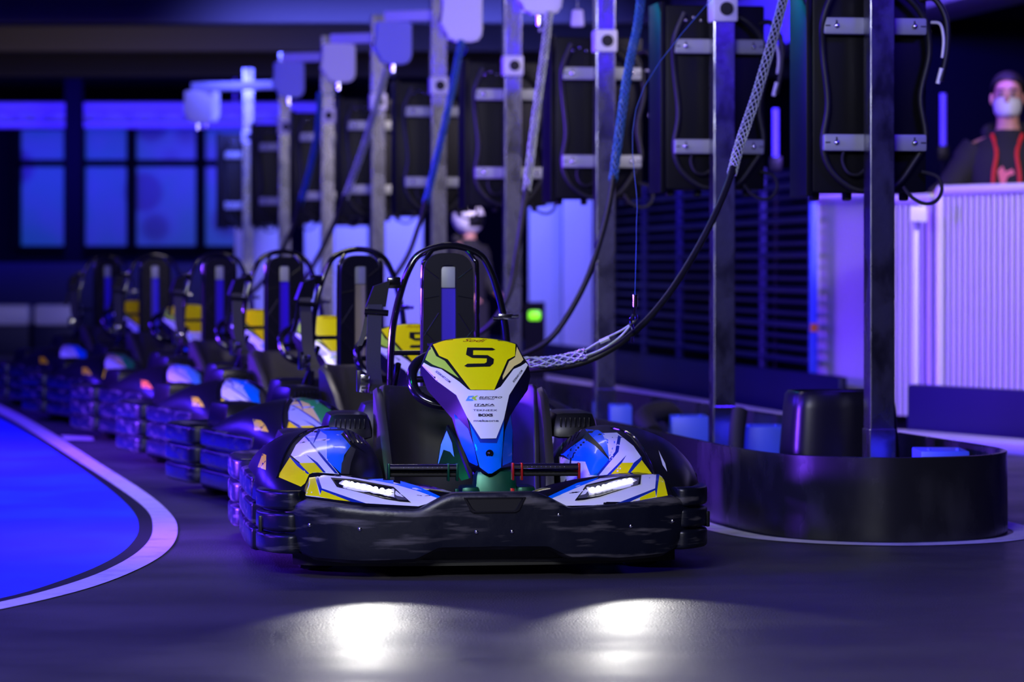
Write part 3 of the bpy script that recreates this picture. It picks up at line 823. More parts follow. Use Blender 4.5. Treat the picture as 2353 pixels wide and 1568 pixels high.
# stacked side bumpers: three bulges high
def stack(name, pts, z0, z1, out=0.022, bulges=3, parent=kart, m='bumper', hole=False):
    """pts: plan path front to back of the outer face for the left side"""
    objs = []
    for sgn in (1, -1):
        P = smooth_path([Vector((x * sgn, y, 0)) for x, y in pts], 6); bm = B(); rings = []
        hh = (z1 - z0) / bulges; n_ = len(P)
        for i, p in enumerate(P):
            tg = (P[min(i + 1, n_ - 1)] - P[max(i - 1, 0)]).normalized(); nrm = Vector((-tg.y, tg.x, 0)) * sgn
            e = min(i, n_ - 1 - i) / 2.0; sh = min(1, 0.45 + 0.55 * e) if e < 1 else 1
            ring = [p - nrm * 0.10 + Vector((0, 0, z0 + .02))]
            for b in range(bulges):
                zb = z0 + b * hh
                for (a, zf) in ((0.0, .03), (.75, .08), (.95, .15), (1.0, .25), (1.0, .75), (.95, .85), (.75, .92), (0.0, .97)):
                    ring.append(p + nrm * ((a - 1) * out * 1.0 - (1 - sh) * .03) + Vector((0, 0, zb + zf * hh)))
            ring.append(p - nrm * 0.10 + Vector((0, 0, z1 - .02)))
            rings.append(ring)
        loft(bm, rings); objs.append(obj(name, bm, M[m], parent, smooth=50))
    return objs


st = stack('bumper_corner', [(-.60, .10), (-.66, .135), (-.70, .20), (-.715, .30), (-.70, .40)], .075, .275)
for s_, o in zip((-1, 1), st):
    bm = B(); box(bm, (s_ * .703, .225, .165), (.012, .045, .05), rot=Matrix.Rotation(R(8 * s_), 3, 'Z'), bev=.004); obj('socket_hole', bm, M['ink'], o)
stack('side_bumper', [(-.65, .44), (-.705, .46), (-.728, .52), (-.735, .9), (-.728, 1.20), (-.68, 1.26)], .055, .30)
stack('rear_bumper_corner', [(-.66, 1.30), (-.735, 1.32), (-.752, 1.42), (-.752, 1.65), (-.71, 1.80), (-.60, 1.87), (-.35, 1.89), (-.0, 1.89)], .055, .30)

# floor pan and chassis tubes
bm = B(); prism(bm, [(-.28, .12), (.28, .12), (.34, .5), (.34, 1.5), (-.34, 1.5), (-.34, .5)], .045, .055); obj('floor_pan', bm, M['plastic'], kart)
bm = B()
for s_ in (-1, 1): tube(bm, smooth_path([(s_ * .28, .12, .07), (s_ * .30, .4, .07), (s_ * .34, .8, .07), (s_ * .33, 1.6, .07)], 5), .016, 8)
for y in (.42, .8, 1.3, 1.6): tube(bm, [(-.52, y, .09), (.52, y, .09)], .015, 8)
tube(bm, smooth_path([(-.6, .18, .16), (-.3, .10, .16), (.3, .10, .16), (.6, .18, .16)], 5), .014, 8)
for s_ in (-1, 1): tube(bm, smooth_path([(s_ * .34, .55, .08), (s_ * .62, .56, .16), (s_ * .64, .9, .17), (s_ * .62, 1.22, .16), (s_ * .34, 1.24, .08)], 5), .014, 8)
for s_ in (-1, 1): tube(bm, smooth_path([(s_ * .33, 1.5, .08), (s_ * .5, 1.62, .16), (s_ * .6, 1.78, .18)], 4), .014, 8)
tube(bm, [(-.60, 1.79, .18), (.60, 1.79, .18)], .014, 8)
obj('chassis', bm, M['gloss'], kart)


def wheel(x, y, r, w):
    bm = B(); prof = [(r * .55, -w / 2), (r * .85, -w / 2), (r * .97, -w * .42), (r, -w * .3), (r, w * .3), (r * .97, w * .42), (r * .85, w / 2), (r * .55, w / 2)]
    rings = [[(x + q, y + rr * math.cos(a), r + .002 + rr * math.sin(a)) for rr, q in prof] for a in [2 * math.pi * k / 28 for k in range(28)]]
    rings.append(rings[0]); loft(bm, rings, caps=False)
    o = obj('wheel', bm, M['rubber'], kart)
    bm = B(); cyl(bm, (x - w * .4, y, r), (x + w * .4, y, r), r * .56, 20); cyl(bm, (x - w * .55, y, r), (x + w * .55, y, r), r * .2, 12); obj('hub', bm, M['reflector'], o)


for s_ in (-1, 1): wheel(s_ * .52, .42, .125, .12)
for s_ in (-1, 1): wheel(s_ * .55, 1.46, .135, .17)

# side pods
PT = [(.13, .24), (.17, .285), (.24, .335), (.34, .385), (.46, .425), (.58, .445), (.72, .445), (.9, .42), (1.1, .38), (1.25, .34), (1.30, .30)]
PO = [(.13, .60), (.20, .655), (.30, .70), (.45, .72), (.9, .725), (1.3, .70)]
PI_ = [(.13, .44), (.22, .385), (.35, .325), (.5, .295), (.7, .29), (1.3, .33)]
pod_trees = {}; pods = {}
for s_ in (-1, 1):
    bm = B(); rings = []
    ys = [.13, .15, .17, .20, .24, .28, .33, .38, .44, .5, .57, .64, .72, .8, .9, 1.0, 1.1, 1.2, 1.26, 1.30]
    for y in ys:
        xo, xi, zt = interp(y, PO), interp(y, PI_), interp(y, PT); zb = .225; ring = []
        n = 26
        for k in range(n + 1):
            a = math.pi * k / n; c = math.cos(a); s1_ = math.sin(a)
            x = (xo + xi) / 2 + (xo - xi) / 2 * math.copysign(abs(c) ** .72, c)
            fx = (x - xi) / (xo - xi)
            z = zb + (zt - zb) * abs(s1_) ** .78 * (1.0 - .20 * fx ** 2)
            ring.append((s_ * x, y, z))
        rings.append(ring)
    loft(bm, rings, closed=True)
    pod_trees[s_] = BVHTree.FromBMesh(bm)
    pods[s_] = obj('side_pod', bm, M['plastic'], kart, smooth=50)
    bm = B()                                               # rear cowl block with slats
    box(bm, (s_ * .38, .98, .43), (.17, .28, .09), bev=.03, taper=(.8, .8))
    for k in range(7): box(bm, (s_ * (.330 + k * .016), .850, .44), (.004, .012, .03), bev=.001)
    obj('rear_cowl', bm, M['plastic'], pods[s_])

# headlight shells
top = [(712, 1091, .235), (745, 1091, .22), (800, 1093, .20), (860, 1098, .18), (920, 1105, .15), (985, 1116, .11), (1047, 1134, .06)]
bot = [(701, 1149, .10), (735, 1153, .08), (790, 1158, .055), (850, 1163, .038), (910, 1167, .028), (962, 1169, .022), (1046, 1138, .030)]
shell_trees = {}; shells = {}
for s_ in (-1, 1):
    f_ = (lambda p: p) if s_ < 0 else mirror
    rows = []
    T_ = [f_(KL(*p)) for p in top]; B_ = [f_(KL(*p)) for p in bot]
    rows.append([t + Vector((0, .10, -.03)) for t in T_]); rows.append([t + Vector((0, .02, -.002)) for t in T_])
    for k in range(5):
        u = k / 4; row = []
        for t, b in zip(T_, B_):
            q = t.lerp(b, u); q.y -= .014 * math.sin(math.pi * u); q.z += .004 * math.sin(math.pi * u); row.append(q)
        rows.append(row)
    rows.append([b + Vector((0, .03, -.02)) for b in B_])
    # outer flank
    rows = [[r_[0] + Vector((s_ * .0, .09, -.015))] + [r_[0] + Vector((s_ * .012, .03, -.004))] + r_ for r_ in rows]
    bm = B(); loft(bm, rows, closed=False)
    shell_trees[s_] = BVHTree.FromBMesh(bm)
    o = face_front(obj('headlight_shell', bm, M['gloss'], kart, smooth=35)); mod(o, 'SOLIDIFY', thickness=.006, offset=-1 if s_ < 0 else -1)
    shells[s_] = o


def z1(p): return (500 + p[0] / 2.6133, 740 + p[1] / 2.6133)     # close-up of the left half
def z2(p): return (1050 + p[0] / 2.6133, 740 + p[1] / 2.6133)    # close-up of the right half
def Z1(l): return [z1(p) for p in l]
def Z2(l): return [z2(p) for p in l]


decal([('white', Z1([(562, 912), (690, 915), (905, 950), (1045, 960), (1200, 1000), (1355, 1065), (1205, 1108), (890, 1090), (530, 1045)])),
       ('yellow', Z1([(556, 912), (582, 918), (616, 1050), (526, 1042)])),
       ('yellow', Z1([(622, 1005), (808, 1080), (700, 1068), (612, 1052)])),
       ('navy', Z1([(580, 916), (600, 918), (626, 1000), (890, 1090), (806, 1082), (625, 1012), (618, 1035)])),
       ('skyblue', Z1([(900, 945), (1040, 940), (1200, 985), (1355, 1058), (1330, 1062), (1190, 1012), (1060, 975)])),
       ], shell_trees[-1], 'sticker', shells[-1], step=8)
decal([('white', Z2([(530, 1062), (720, 985), (860, 940), (1030, 925), (1225, 912), (1268, 1050), (900, 1100), (655, 1105)])),
       ('yellow', Z2([(1215, 915), (1238, 925), (1268, 1050), (1198, 1055)])),
       ('yellow', Z2([(1190, 1012), (1195, 1052), (1040, 1085)])),
       ('navy', Z2([(1197, 915), (1217, 915), (1197, 1050), (1190, 1012), (1040, 1080), (960, 1090), (1190, 1000)])),
       ('skyblue', Z2([(530, 1058), (720, 968), (850, 935), (830, 950), (720, 995), (560, 1065)])),
       ], shell_trees[1], 'sticker', shells[1], step=8)
# lamp recess, reflector and LEDs
lrec = Z1([(678, 935), (820, 945), (1055, 990), (1158, 1082), (1095, 1078), (1000, 1062), (880, 1030), (715, 990)])
led_px = [z1(p) for p in ((770, 968), (806, 974), (841, 982), (876, 990), (912, 997), (949, 1004), (988, 1012), (1028, 1019))]
for s_ in (-1, 1):
    f_ = (lambda p: p) if s_ < 0 else mirror
    tr = shell_trees[-1]

    def hit(px, py, off=.0):
        d = ray(px, py); h = tr.ray_cast(CL, d); q = (h[0] if h[0] else KL(px, py, .12)) - d * off
        return f_(q)
    cxm = sum(p[0] for p in lrec) / len(lrec); cym = sum(p[1] for p in lrec) / len(lrec)
    bm = B(); o1_ = [hit(x, y, .003) for x, y in lrec]; o2_ = [hit(x, y, .006) for x, y in lrec]
    inn = [hit(cxm + (x - cxm) * .93, cym + (y - cym) * .84, .006) for x, y in lrec]; inn2 = [hit(cxm + (x - cxm) * .92, cym + (y - cym) * .82, .0025) for x, y in lrec]
    loft(bm, [o1_, o2_, inn, inn2], caps=False); lf = obj('lamp_bezel', bm, M['ink'], shells[s_])
    bm = B(); bm.faces.new([bm.verts.new(p) for p in inn2]); bmesh.ops.triangulate(bm, faces=bm.faces); obj('lamp_tray', bm, M['reflector'] if s_ > 0 else M['gloss'], shells[s_])
    bm = B(); tip = Z1([(1060, 995), (1150, 1078), (1085, 1070), (1060, 1050)]); bm.faces.new([bm.verts.new(hit(x, y, .0045)) for x, y in tip]); obj('lamp_wedge', bm, M['reflector'], shells[s_])
    for (px, py) in led_px:
        bm = B(); c = hit(px, py, .007)
        nrm = (f_(CL) - c).normalized(); nrm = Vector((0, -1, .1)).normalized()
        u = nrm.cross(Vector((0, 0, 1))).normalized(); w_ = u.cross(nrm)
        rings = []
        for (rr, dd) in ((.0080, -.004), (.0078, .0), (.0070, .003), (.004, .0045), (.001, .005)):
            rings.append([c + nrm * dd + u * math.cos(a) * rr + w_ * math.sin(a) * rr for a in [2 * math.pi * k / 16 for k in range(16)]])
        loft(bm, rings); o = obj('led', bm, M['led'], shells[s_])

# side pod stickers
decal([('white', Z1([(440, 800), (470, 740), (520, 690), (600, 640), (750, 628), (800, 640), (730, 680), (660, 830), (730, 915), (600, 905), (560, 908), (540, 905), (500, 850)])),
       ('grey', Z1([(520, 690), (600, 645), (655, 675), (650, 830), (560, 720)])),
       ('yellow', Z1([(435, 812), (490, 850), (550, 915), (525, 970), (500, 990), (360, 930)])),
       ('yellow', Z1([(490, 848), (585, 846), (650, 905), (575, 905), (550, 915)])),
       ('navy', Z1([(425, 803), (490, 850), (552, 912), (540, 915), (478, 866)])),
       ('navy', Z1([(530, 795), (600, 845), (650, 905), (635, 905), (585, 850)])),
       ('navy', Z1([(520, 685), (535, 690), (650, 825), (725, 912), (705, 910), (640, 835)])),
       ('skyblue', Z1([(605, 648), (690, 632), (800, 640), (740, 670), (665, 820), (655, 828), (655, 680)])),
       ('skyblue', Z1([(735, 668), (800, 745), (760, 800), (740, 910), (660, 835), (695, 750)])),
       ('navy', Z1([(600, 650), (620, 648), (585, 715), (570, 740)])),
       ('seat', Z1([(800, 745), (830, 765), (800, 850), (790, 915), (740, 912), (745, 850)])),
       ('yellow', Z1([(270, 790), (292, 800), (290, 890), (240, 872)])),
       ], pod_trees[-1], 'sticker', pods[-1], step=6)
decal([('skyblue', Z2([(615, 800), (760, 700), (830, 745), (915, 830), (845, 925), (800, 925), (690, 840), (640, 800)])),
       ('white', Z2([(612, 805), (690, 835), (770, 840), (800, 920), (850, 925), (1010, 995), (625, 1000)])),
       ('skyblue', Z2([(770, 645), (850, 650), (950, 720), (915, 820), (870, 750), (800, 680)])),
       ('white', Z2([(870, 668), (960, 665), (1060, 745), (1105, 810), (1010, 925), (845, 925), (915, 830), (905, 740)])),
       ('navy', Z2([(968, 680), (985, 690), (970, 780), (850, 925), (838, 920), (950, 780)])),
       ('yellow', Z2([(990, 846), (1060, 846), (1025, 915), (920, 920)])),
       ('yellow', Z2([(1108, 828), (1170, 912), (1035, 915)])),
       ('navy', Z2([(1018, 800), (990, 846), (920, 920), (900, 920), (960, 860)])),
       ('navy', Z2([(1112, 808), (1108, 832), (1035, 915), (1022, 912), (1062, 846)])),
       ('white', Z2([(1210, 770), (1250, 850), (1262, 900), (1235, 860)])),
       ], pod_trees[1], 'sticker', pods[1], step=6)

def on_body(tree, px, off=.0):
    out = []
    for (x, y) in px:
        d = ray(x, y); h = tree.ray_cast(CL, d)
        if h[0]: out.append(h[0] - d * off)
    return out


for s_, path_, gr, sl_ in ((-1, [(638, 1098), (650, 1055), (668, 1022), (690, 1000), (722, 986), (760, 981)], Z1([(745, 680), (795, 640), (870, 626), (898, 700), (902, 795), (830, 745)]), [((760 + k * 22, 660 - k * 4), (800 + k * 22, 720 + k * 4)) for k in range(5)]),
                           (1, [(1505, 1092), (1485, 1048), (1462, 1012), (1440, 994), (1405, 984)], Z2([(612, 800), (612, 700), (640, 650), (720, 630), (775, 670), (640, 790)]), [((628 + k * 22, 770 - k * 18), (650 + k * 24, 665 - k * 4)) for k in range(5)])):
    pp = on_body(pod_trees[s_], [q for q in smooth_path([Vector((a, b, 0)) for a, b in path_], 5) for q in [(q.x, q.y)]], .001)
    if len(pp) > 3: bm = B(); tube(bm, pp, .005, 8); obj('edge_lip', bm, M['gloss'], pods[s_])
    g_ = decal([('plastic', gr)], pod_trees[s_], 'grille', pods[s_], step=6, off=.004)
    bm = B()
    for a, b in sl_:
        f_ = z1 if s_ < 0 else z2
        a, b = f_(a), f_(b); pp = on_body(pod_trees[s_], [(a[0] + (b[0] - a[0]) * t / 5, a[1] + (b[1] - a[1]) * t / 5) for t in range(6)], .006)
        if len(pp) > 2: tube(bm, pp, .0028, 6)
    obj('grille_slat', bm, M['gloss'], g_)

# nose fairing
rowsZ = [((148, 175), (985, 180), -60, (118, 192), (1002, 195)), ((95, 270), (1035, 275), -48, (66, 300), (1052, 300)), ((38, 380), (1107, 378), -20, (24, 440), (1128, 500)),
         ((200, 552), (1028, 520), 0, (95, 640), (1100, 640)), ((385, 690), (915, 690), 4, (262, 830), (985, 800)), ((490, 905), (866, 920), 4, (345, 925), (935, 885)),
         ((522, 1030), (856, 1050), 4, (392, 1085), (950, 1045)), ((567, 1200), (845, 1200), 4, (455, 1235), (955, 1230)), ((615, 1408), (832, 1418), 22, (512, 1400), (948, 1400)), ((690, 1478), (745, 1480), 0, (560, 1470), (900, 1470))]
bm = B(); rows = []
for (l, r, bp, lo_, ro_) in rowsZ:
    row = []; N = 14

    def ly_of(y): return .66 - .27 * (y - 118) / 1360
    a = zc(lo_); row.append(KL(a[0], a[1], ly_of(lo_[1]) + .16)); row[-1].x += .05
    row.append(KL(a[0], a[1], ly_of(lo_[1]) + .085))
    for k in range(N + 1):
        u = k / N; x = l[0] + (r[0] - l[0]) * u; y = l[1] + (r[1] - l[1]) * u + bp * (1 - (2 * u - 1) ** 2)
        q = zc((x, y)); row.append(KL(q[0], q[1], ly_of(y) + .030 * (2 * u - 1) ** 2 * (abs(r[0] - l[0]) / 1000)))
    b = zc(ro_); row.append(KL(b[0], b[1], ly_of(ro_[1]) + .085)); row.append(KL(b[0], b[1], ly_of(ro_[1]) + .16)); row[-1].x -= .05
    rows.append(row)
# rolled top edge
topr = [v + Vector((0, .06, -.004)) for v in rows[0]]; rows.insert(0, [v + Vector((0, .012, .003)) for v in rows[0]]); rows.insert(0, topr)
loft(bm, rows, closed=False)
ftree = BVHTree.FromBMesh(bm)
fair = face_front(obj('nose_fairing', bm, M['plastic'], kart, smooth=25)); mod(fair, 'SOLIDIFY', thickness=.010, offset=-1)
ZC = lambda l: [zc(p) for p in l]
decal([('yellow', ZC([(150, 182), (250, 148), (330, 131), (420, 121), (500, 117), (600, 117), (700, 122), (800, 134), (900, 155), (978, 180), (973, 297), (898, 335), (765, 637), (528, 635), (300, 332), (215, 296)])),
       ('lime', ZC([(130, 192), (185, 300), (270, 345), (412, 520), (255, 425), (150, 385), (75, 335)])),
       ('cream', ZC([(992, 205), (1058, 335), (1030, 365), (965, 400), (850, 535), (850, 500), (915, 350), (975, 310)])),
       ('white', ZC([(60, 365), (130, 405), (235, 430), (420, 560), (500, 630), (527, 641), (768, 641), (830, 605), (960, 430), (1030, 400), (1082, 365), (1104, 388), (1068, 450), (915, 690), (862, 930), (785, 1123), (630, 1126), (490, 905), (385, 690), (180, 540), (42, 395)])),
       ('skyblue', ZC([(515, 945), (630, 1131), (785, 1129), (862, 936), (852, 1180), (832, 1416), (740, 1476), (705, 1476), (620, 1412), (560, 1180)])),
       ('navy', ZC([(515, 945), (630, 1131), (785, 1129), (862, 936), (858, 985), (792, 1172), (625, 1168), (522, 985)])),
       ('skyblue', ZC([(365, 880), (505, 1030), (560, 1200), (603, 1393), (590, 1398), (515, 1362), (440, 1190), (380, 1010)])),
       ('skyblue', ZC([(930, 880), (948, 1050), (943, 1358), (850, 1396), (848, 1290), (872, 1050)])),
       ], ftree, 'sticker', fair, step=6)
five = [(495, 213), (745, 216), (778, 233), (750, 243), (555, 240), (553, 288), (700, 289), (763, 328), (757, 374), (722, 404), (495, 410), (465, 397), (497, 375), (668, 372), (688, 361), (692, 322), (545, 318), (482, 285)]
decal([('ink', ZC(five))], ftree, 'number', fair, step=6, off=.0030)
X_, Y_ = lambda v: 960 + v / 4.357, lambda v: 750 + v / 4.357
decal([('cyan', ZC([(478, 748), (508, 698), (560, 696), (548, 712), (520, 714), (515, 728), (545, 728), (560, 744), (540, 749)])),
       ('lime', ZC([(545, 712), (565, 697), (560, 712), (580, 697), (604, 694), (575, 718), (592, 740), (568, 742), (558, 728), (540, 728)])),
       ('ink', text_tris('ELECTRO', X_(612), Y_(703), X_(845), Y_(722), .35, bold=.02)),
       ('ink', text_tris('KARTING', X_(612), Y_(725), X_(768), Y_(735), .35, bold=.02)),
       ('ink', text_tris('ITAKA', X_(566), Y_(777), X_(768), Y_(796), .1, bold=.02)),
       ('ink', ZC([(566, 799), (680, 799), (680, 804), (566, 804)])), ('ink', text_tris('MODAL', X_(685), Y_(798), X_(770), Y_(805), .1)),
       ('ink', text_tris('TEKNEEX', X_(553), Y_(833), X_(795), Y_(850), 0, bold=.0)),
       ('ink', text_tris('BOXS', X_(606), Y_(876), X_(752), Y_(904), 0, bold=.05)),
       ('ink', text_tris('mekaone', X_(560), Y_(936), X_(810), Y_(956), 0, bold=.01)),
       ('redink', text_tris('Sodi', X_(450), Y_(126), X_(690), Y_(156), .6, rot=(X_(570), Y_(140), 1))),
       ('ink', text_tris('SODIKART.COM', X_(165), Y_(490), X_(350), Y_(512), .2, rot=(X_(250), Y_(497), 38), bold=.02)),
       ('ink', text_tris('SODIKART.COM', X_(925), Y_(490), X_(1075), Y_(510), .2, rot=(X_(1000), Y_(500), -53), bold=.02)),
       ], ftree, 'lettering', fair, step=0, off=.0030)
d_ = ray(*zc((717, 1277))); h_ = ftree.ray_cast(CL, d_)[0]
bm = B(); cyl(bm, h_ + Vector((0, .005, 0)), h_ + Vector((0, -.006, .001)), .0125, 20); ball(bm, h_ + Vector((0, -.007, 0)), .008, (1, .5, 1), seg=10); obj('fairing_bolt', bm, M['gloss'], fair)
# fairing foot, side leaf, steering column
bm = B(); a = KL(1140, 1108, .46)
box(bm, (a.x - .005, .47, .20), (.17, .14, .22), bev=.02, taper=(.75, .7)); box(bm, (a.x - .09, .45, .17), (.06, .12, .18), bev=.015); box(bm, (a.x + .09, .45, .17), (.06, .12, .18), bev=.015)
obj('fairing_foot', bm, M['greenmetal'], kart)
bm = B(); lp = [KL(*q) for q in ((1027, 978, .62), (1045, 1010, .60), (1062, 1060, .56), (1078, 1100, .50), (1060, 1105, .50), (1040, 1075, .54), (1004, 1068, .60), (1012, 1020, .62))]
loft(bm, [lp, [p + Vector((.01, .04, 0)) for p in lp]]); lf = obj('side_leaf', bm, M['gloss'], kart)
bm = B(); q_ = [KL(*q) for q in ((1026, 990, .612), (1038, 1018, .60), (1044, 1055, .575), (1030, 1062, .59), (1006, 1066, .600), (1013, 1022, .61))]
bm.faces.new([bm.verts.new(p + Vector((0, -.004, 0))) for p in q_]); obj('sticker', bm, M['cyan'], lf)
bm = B(); tube(bm, [(0, .42, .2), (.01, .80, .60)], .012, 8)
sc_ = Vector((KL(943, 870, .80).x + .19, .80, .588)); tilt = Matrix.Rotation(R(-30), 3, 'X')
ring = []
for k in range(41):
    a = 2 * math.pi * k / 40
    rx, ry = .185, .105
    ring.append(sc_ + tilt @ Vector((rx * math.copysign(abs(math.cos(a)) ** .8, math.cos(a)), 0, ry * math.copysign(abs(math.sin(a)) ** .8, math.sin(a)))))
tube(bm, ring, .018, 12)
for a in (0, 180, 270): tube(bm, [sc_, sc_ + tilt @ Vector((.18 * math.cos(R(a)), 0, .10 * math.sin(R(a))))], .011, 8)
cyl(bm, sc_ + tilt @ Vector((0, -.02, 0)), sc_ + tilt @ Vector((0, .02, 0)), .04, 16)
obj('steering_wheel', bm, M['gloss'], kart, smooth=60)
# pedals: roller bars between end plates
for name_m, x0, x1, y0, em in (('left', 893, 1050, 1077, 'greenmetal'), ('right', 1178, 1330, 1075, 'red')):
    a, b = KL(x0, y0, .30), KL(x1, y0, .30); bm = B()
    tube(bm, [a, b], .0135, 16)
    for k in range(9):
        c = a.lerp(b, .22 + k * .07); tube(bm, [c - Vector((.0012, 0, 0)), c + Vector((.0012, 0, 0))], .0146, 16)
    pd = obj('pedal', bm, M['chrome'], kart)
    bm = B()
    for e_ in (a, b): box(bm, e_ + Vector((0, 0, -.012)), (.007, .03, .055), bev=.002)
    e_ = b if name_m == 'left' else a
    box(bm, e_ + Vector((-.028 if name_m == 'left' else .028, 0, -.012)), (.007, .03, .055), bev=.002)
    box(bm, (e_.x, .31, .16), (.012, .025, .20), bev=.002)
    if name_m == 'right': box(bm, (b.x, .31, .215), (.008, .02, .09), bev=.002)
    isl('pedal_arm', bm, M[em], pd)
    bm = B(); tube(bm, [a + Vector((0, .012, -.018)), b + Vector((0, .012, -.018))], .010, 10); obj('pedal_core', bm, M['rubber'], pd)

# seat shell
bm = B(); rings = []
SY = 1.02
for (z, y0, hw, dp) in ((.08, .80, .22, .06), (.14, .86, .235, .12), (.24, .95, .24, .15), (.36, 1.0, .245, .15), (.46, 1.03, .25, .14), (.54, 1.05, .255, .12), (.555, 1.06, .25, .11)):
    ring = []
    for k in range(25):
        u = -1 + 2 * k / 24; a = abs(u)
        x = hw * (u if a < .75 else math.copysign(.75 + (a - .75) * 1.0, u)) ; yy = y0 + .03 - (dp * max(0, (a - .52) / .48) ** 1.6) + .05 * (1 - a * a)
        ring.append((x, yy, z + (.010 * max(0, (a - .7) / .3))))
    rings.append(ring)
loft(bm, rings, closed=False); seat = face_front(obj('seat', bm, M['seat'], kart, smooth=60)); mod(seat, 'SOLIDIFY', thickness=.022, offset=-1); mod(seat, 'BEVEL', width=.006, segments=2)
bm = B(); prism(bm, [(-.22, .5), (.22, .5), (.24, .95), (-.24, .95)], .075, .10); obj('seat_base', bm, M['seat'], seat)
for s_ in (-1, 1):        # side bolsters
    bm = B(); rings = []
    for (y, z0_, z1_, x) in ((.58, .09, .20, .25), (.68, .09, .33, .262), (.78, .09, .45, .268), (.88, .09, .53, .272), (.96, .10, .555, .272)):
        rings.append([(s_ * (x - .012), y, z0_), (s_ * (x + .018), y, z0_), (s_ * (x + .02), y, z1_ - .01), (s_ * (x + .008), y, z1_), (s_ * (x - .008), y, z1_ - .006)])
    loft(bm, rings); obj('side_bolster', bm, M['seat'], seat, smooth=50)

# headrest panel with slot
PY = 1.30
bm = B(); outl = []
for k in range(25):
    a = math.pi * k / 24; outl.append((.088 * math.copysign(abs(math.cos(a)) ** .7, math.cos(a)), .925 + .085 * abs(math.sin(a)) ** .8))
outl = outl + [(-.092, .45), (.092, .45)]
sl = []
for k in range(17):
    a = math.pi * k / 16; sl.append((.026 * math.copysign(abs(math.cos(a)) ** .6, math.cos(a)), .945 + .022 * abs(math.sin(a)) ** .6))
slot = sl + [(-.026, .50), (.026, .50)]
from mathutils.geometry import delaunay_2d_cdt
def plate(bm, outer, inner, y0, y1, mi=0):
    polys = [[Vector((p[0], p[1], 0)) for p in outer]] + ([[Vector((p[0], p[1], 0)) for p in inner]] if inner else [])
    flat = [p for pl in polys for p in pl]
    tris = tessellate_polygon(polys)
    A = [bm.verts.new((p.x, y0, p.y)) for p in flat]; Bq = [bm.verts.new((p.x, y1, p.y)) for p in flat]
    for t in tris:
        try: bm.faces.new([A[i] for i in t]).material_index = mi; bm.faces.new([Bq[i] for i in reversed(t)]).material_index = mi
        except ValueError: pass
    o_ = 0
    for pl in polys:
        n = len(pl)
        for k in range(n): bm.faces.new((A[o_ + k], A[o_ + (k + 1) % n], Bq[o_ + (k + 1) % n], Bq[o_ + k])).material_index = mi
        o_ += n
plate(bm, outl, slot, PY, PY + .035)
hp = obj('backrest', bm, M['plastic'], kart, smooth=35); mod(hp, 'BEVEL', width=.006, segments=2, limit_method='ANGLE')
bm = B(); plate(bm, [(x * .99, z) for x, z in slot], None, PY + .02, PY + .03); obj('slot_panel', bm, M['deepblue'], hp)  # filler whose colour stands for the light in the slot
bm = B(); box(bm, (0, PY + .014, .925), (.050, .01, .075), bev=.004); obj('slot_pad', bm, M['alu'], hp)
bm = B()
for s_ in (-1, 1):
    for (za, zb_) in ((.50, .56), (.60, .66), (.68, .74), (.80, .72), (.86, .85), (.92, .96)):
        tube(bm, [(s_ * .034, PY - .001, za), (s_ * .086, PY - .001, zb_)], .0018, 6)
isl('relief_line', bm, M['ink'], hp)
bm = B(); HY = 1.36
hoop = [KL(*q) for q in ((893, 1000, HY), (895, 892, HY), (899, 752, HY), (911, 678, HY), (925, 624, HY), (940, 592, HY), (968, 571, HY), (1012, 565, HY), (1060, 565, HY), (1098, 580, HY), (1119, 610, HY), (1130, 655, HY), (1142, 697, HY), (1156, 752, HY), (1163, 800, HY), (1168, 900, HY), (1168, 1000, HY))]
cxh = sum((hoop[i].x + hoop[-1 - i].x) / 2 for i in range(8)) / 8
hoop = [Vector(((hoop[i].x - hoop[-1 - i].x) / 2 + cxh * 0.6, HY, (hoop[i].z + hoop[-1 - i].z) / 2)) for i in range(17)]
hoop = [Vector((p.x, HY - (.04 if p.z < .9 else 0) * 0 , p.z)) for p in hoop]
tube(bm, smooth_path(hoop, 5), .0125, 14)
zz = .66; tube(bm, [(hoop[2].x, HY, zz), (hoop[-3].x, HY, zz)], .009, 10)
for s_ in (-1, 1):
    tube(bm, smooth_path([(s_ * .06 + cxh * .6, HY, 1.02), (s_ * .085 + cxh * .6, HY - .02, .985), (s_ * .096 + cxh * .6, HY - .02, .93), (s_ * .097 + cxh * .6, HY - .02, .5)], 5), .008, 10)
    tube(bm, [(s_ * .17, HY, .62), (s_ * .22, 1.72, .2)], .011, 10)
obj('roll_hoop', bm, M['gloss'], kart, smooth=60)
# clamp on the right leg
bm = B(); c = hoop[-4].copy() + Vector((.01, 0, -.02)); box(bm, c, (.05, .03, .02), bev=.004); cyl(bm, c + Vector((.02, -.01, 0)), c + Vector((.045, -.01, 0)), .007, 10); cyl(bm, c + Vector((-.045, -.01, -.006)), c + Vector((-.015, -.01, -.006)), .007, 10)
obj('hoop_clamp', bm, M['chrome'], kart)
# seat belt: retractor, webbing, guide, buckle
bm = B(); q = [KL(*p) for p in ((858, 658, 1.30), (895, 645, 1.30), (885, 705, 1.30), (840, 705, 1.30))]
loft(bm, [[p + Vector((0, -.025, 0)) for p in q], [p + Vector((0, .02, 0)) for p in q]])
bt = obj('belt_retractor', bm, M['plastic'], kart)
bm = B(); c = KL(905, 650, 1.33); box(bm, c, (.045, .04, .04), bev=.006); obj('retractor_mount', bm, M['gloss'], bt)
bm = B()
def ribbon_strap(pts, w):
    A = [KL(*p) for p in pts]; A = smooth_path(A, 4)
    loft(bm, [[p + Vector((-w / 2, 0, 0)), p + Vector((w / 2, 0, 0)), p + Vector((w / 2, .004, 0)), p + Vector((-w / 2, .004, 0))] for p in A])
ribbon_strap([(862, 700, 1.25), (860, 760, 1.22), (858, 830, 1.18), (862, 880, 1.12), (868, 905, 1.05)], .050)
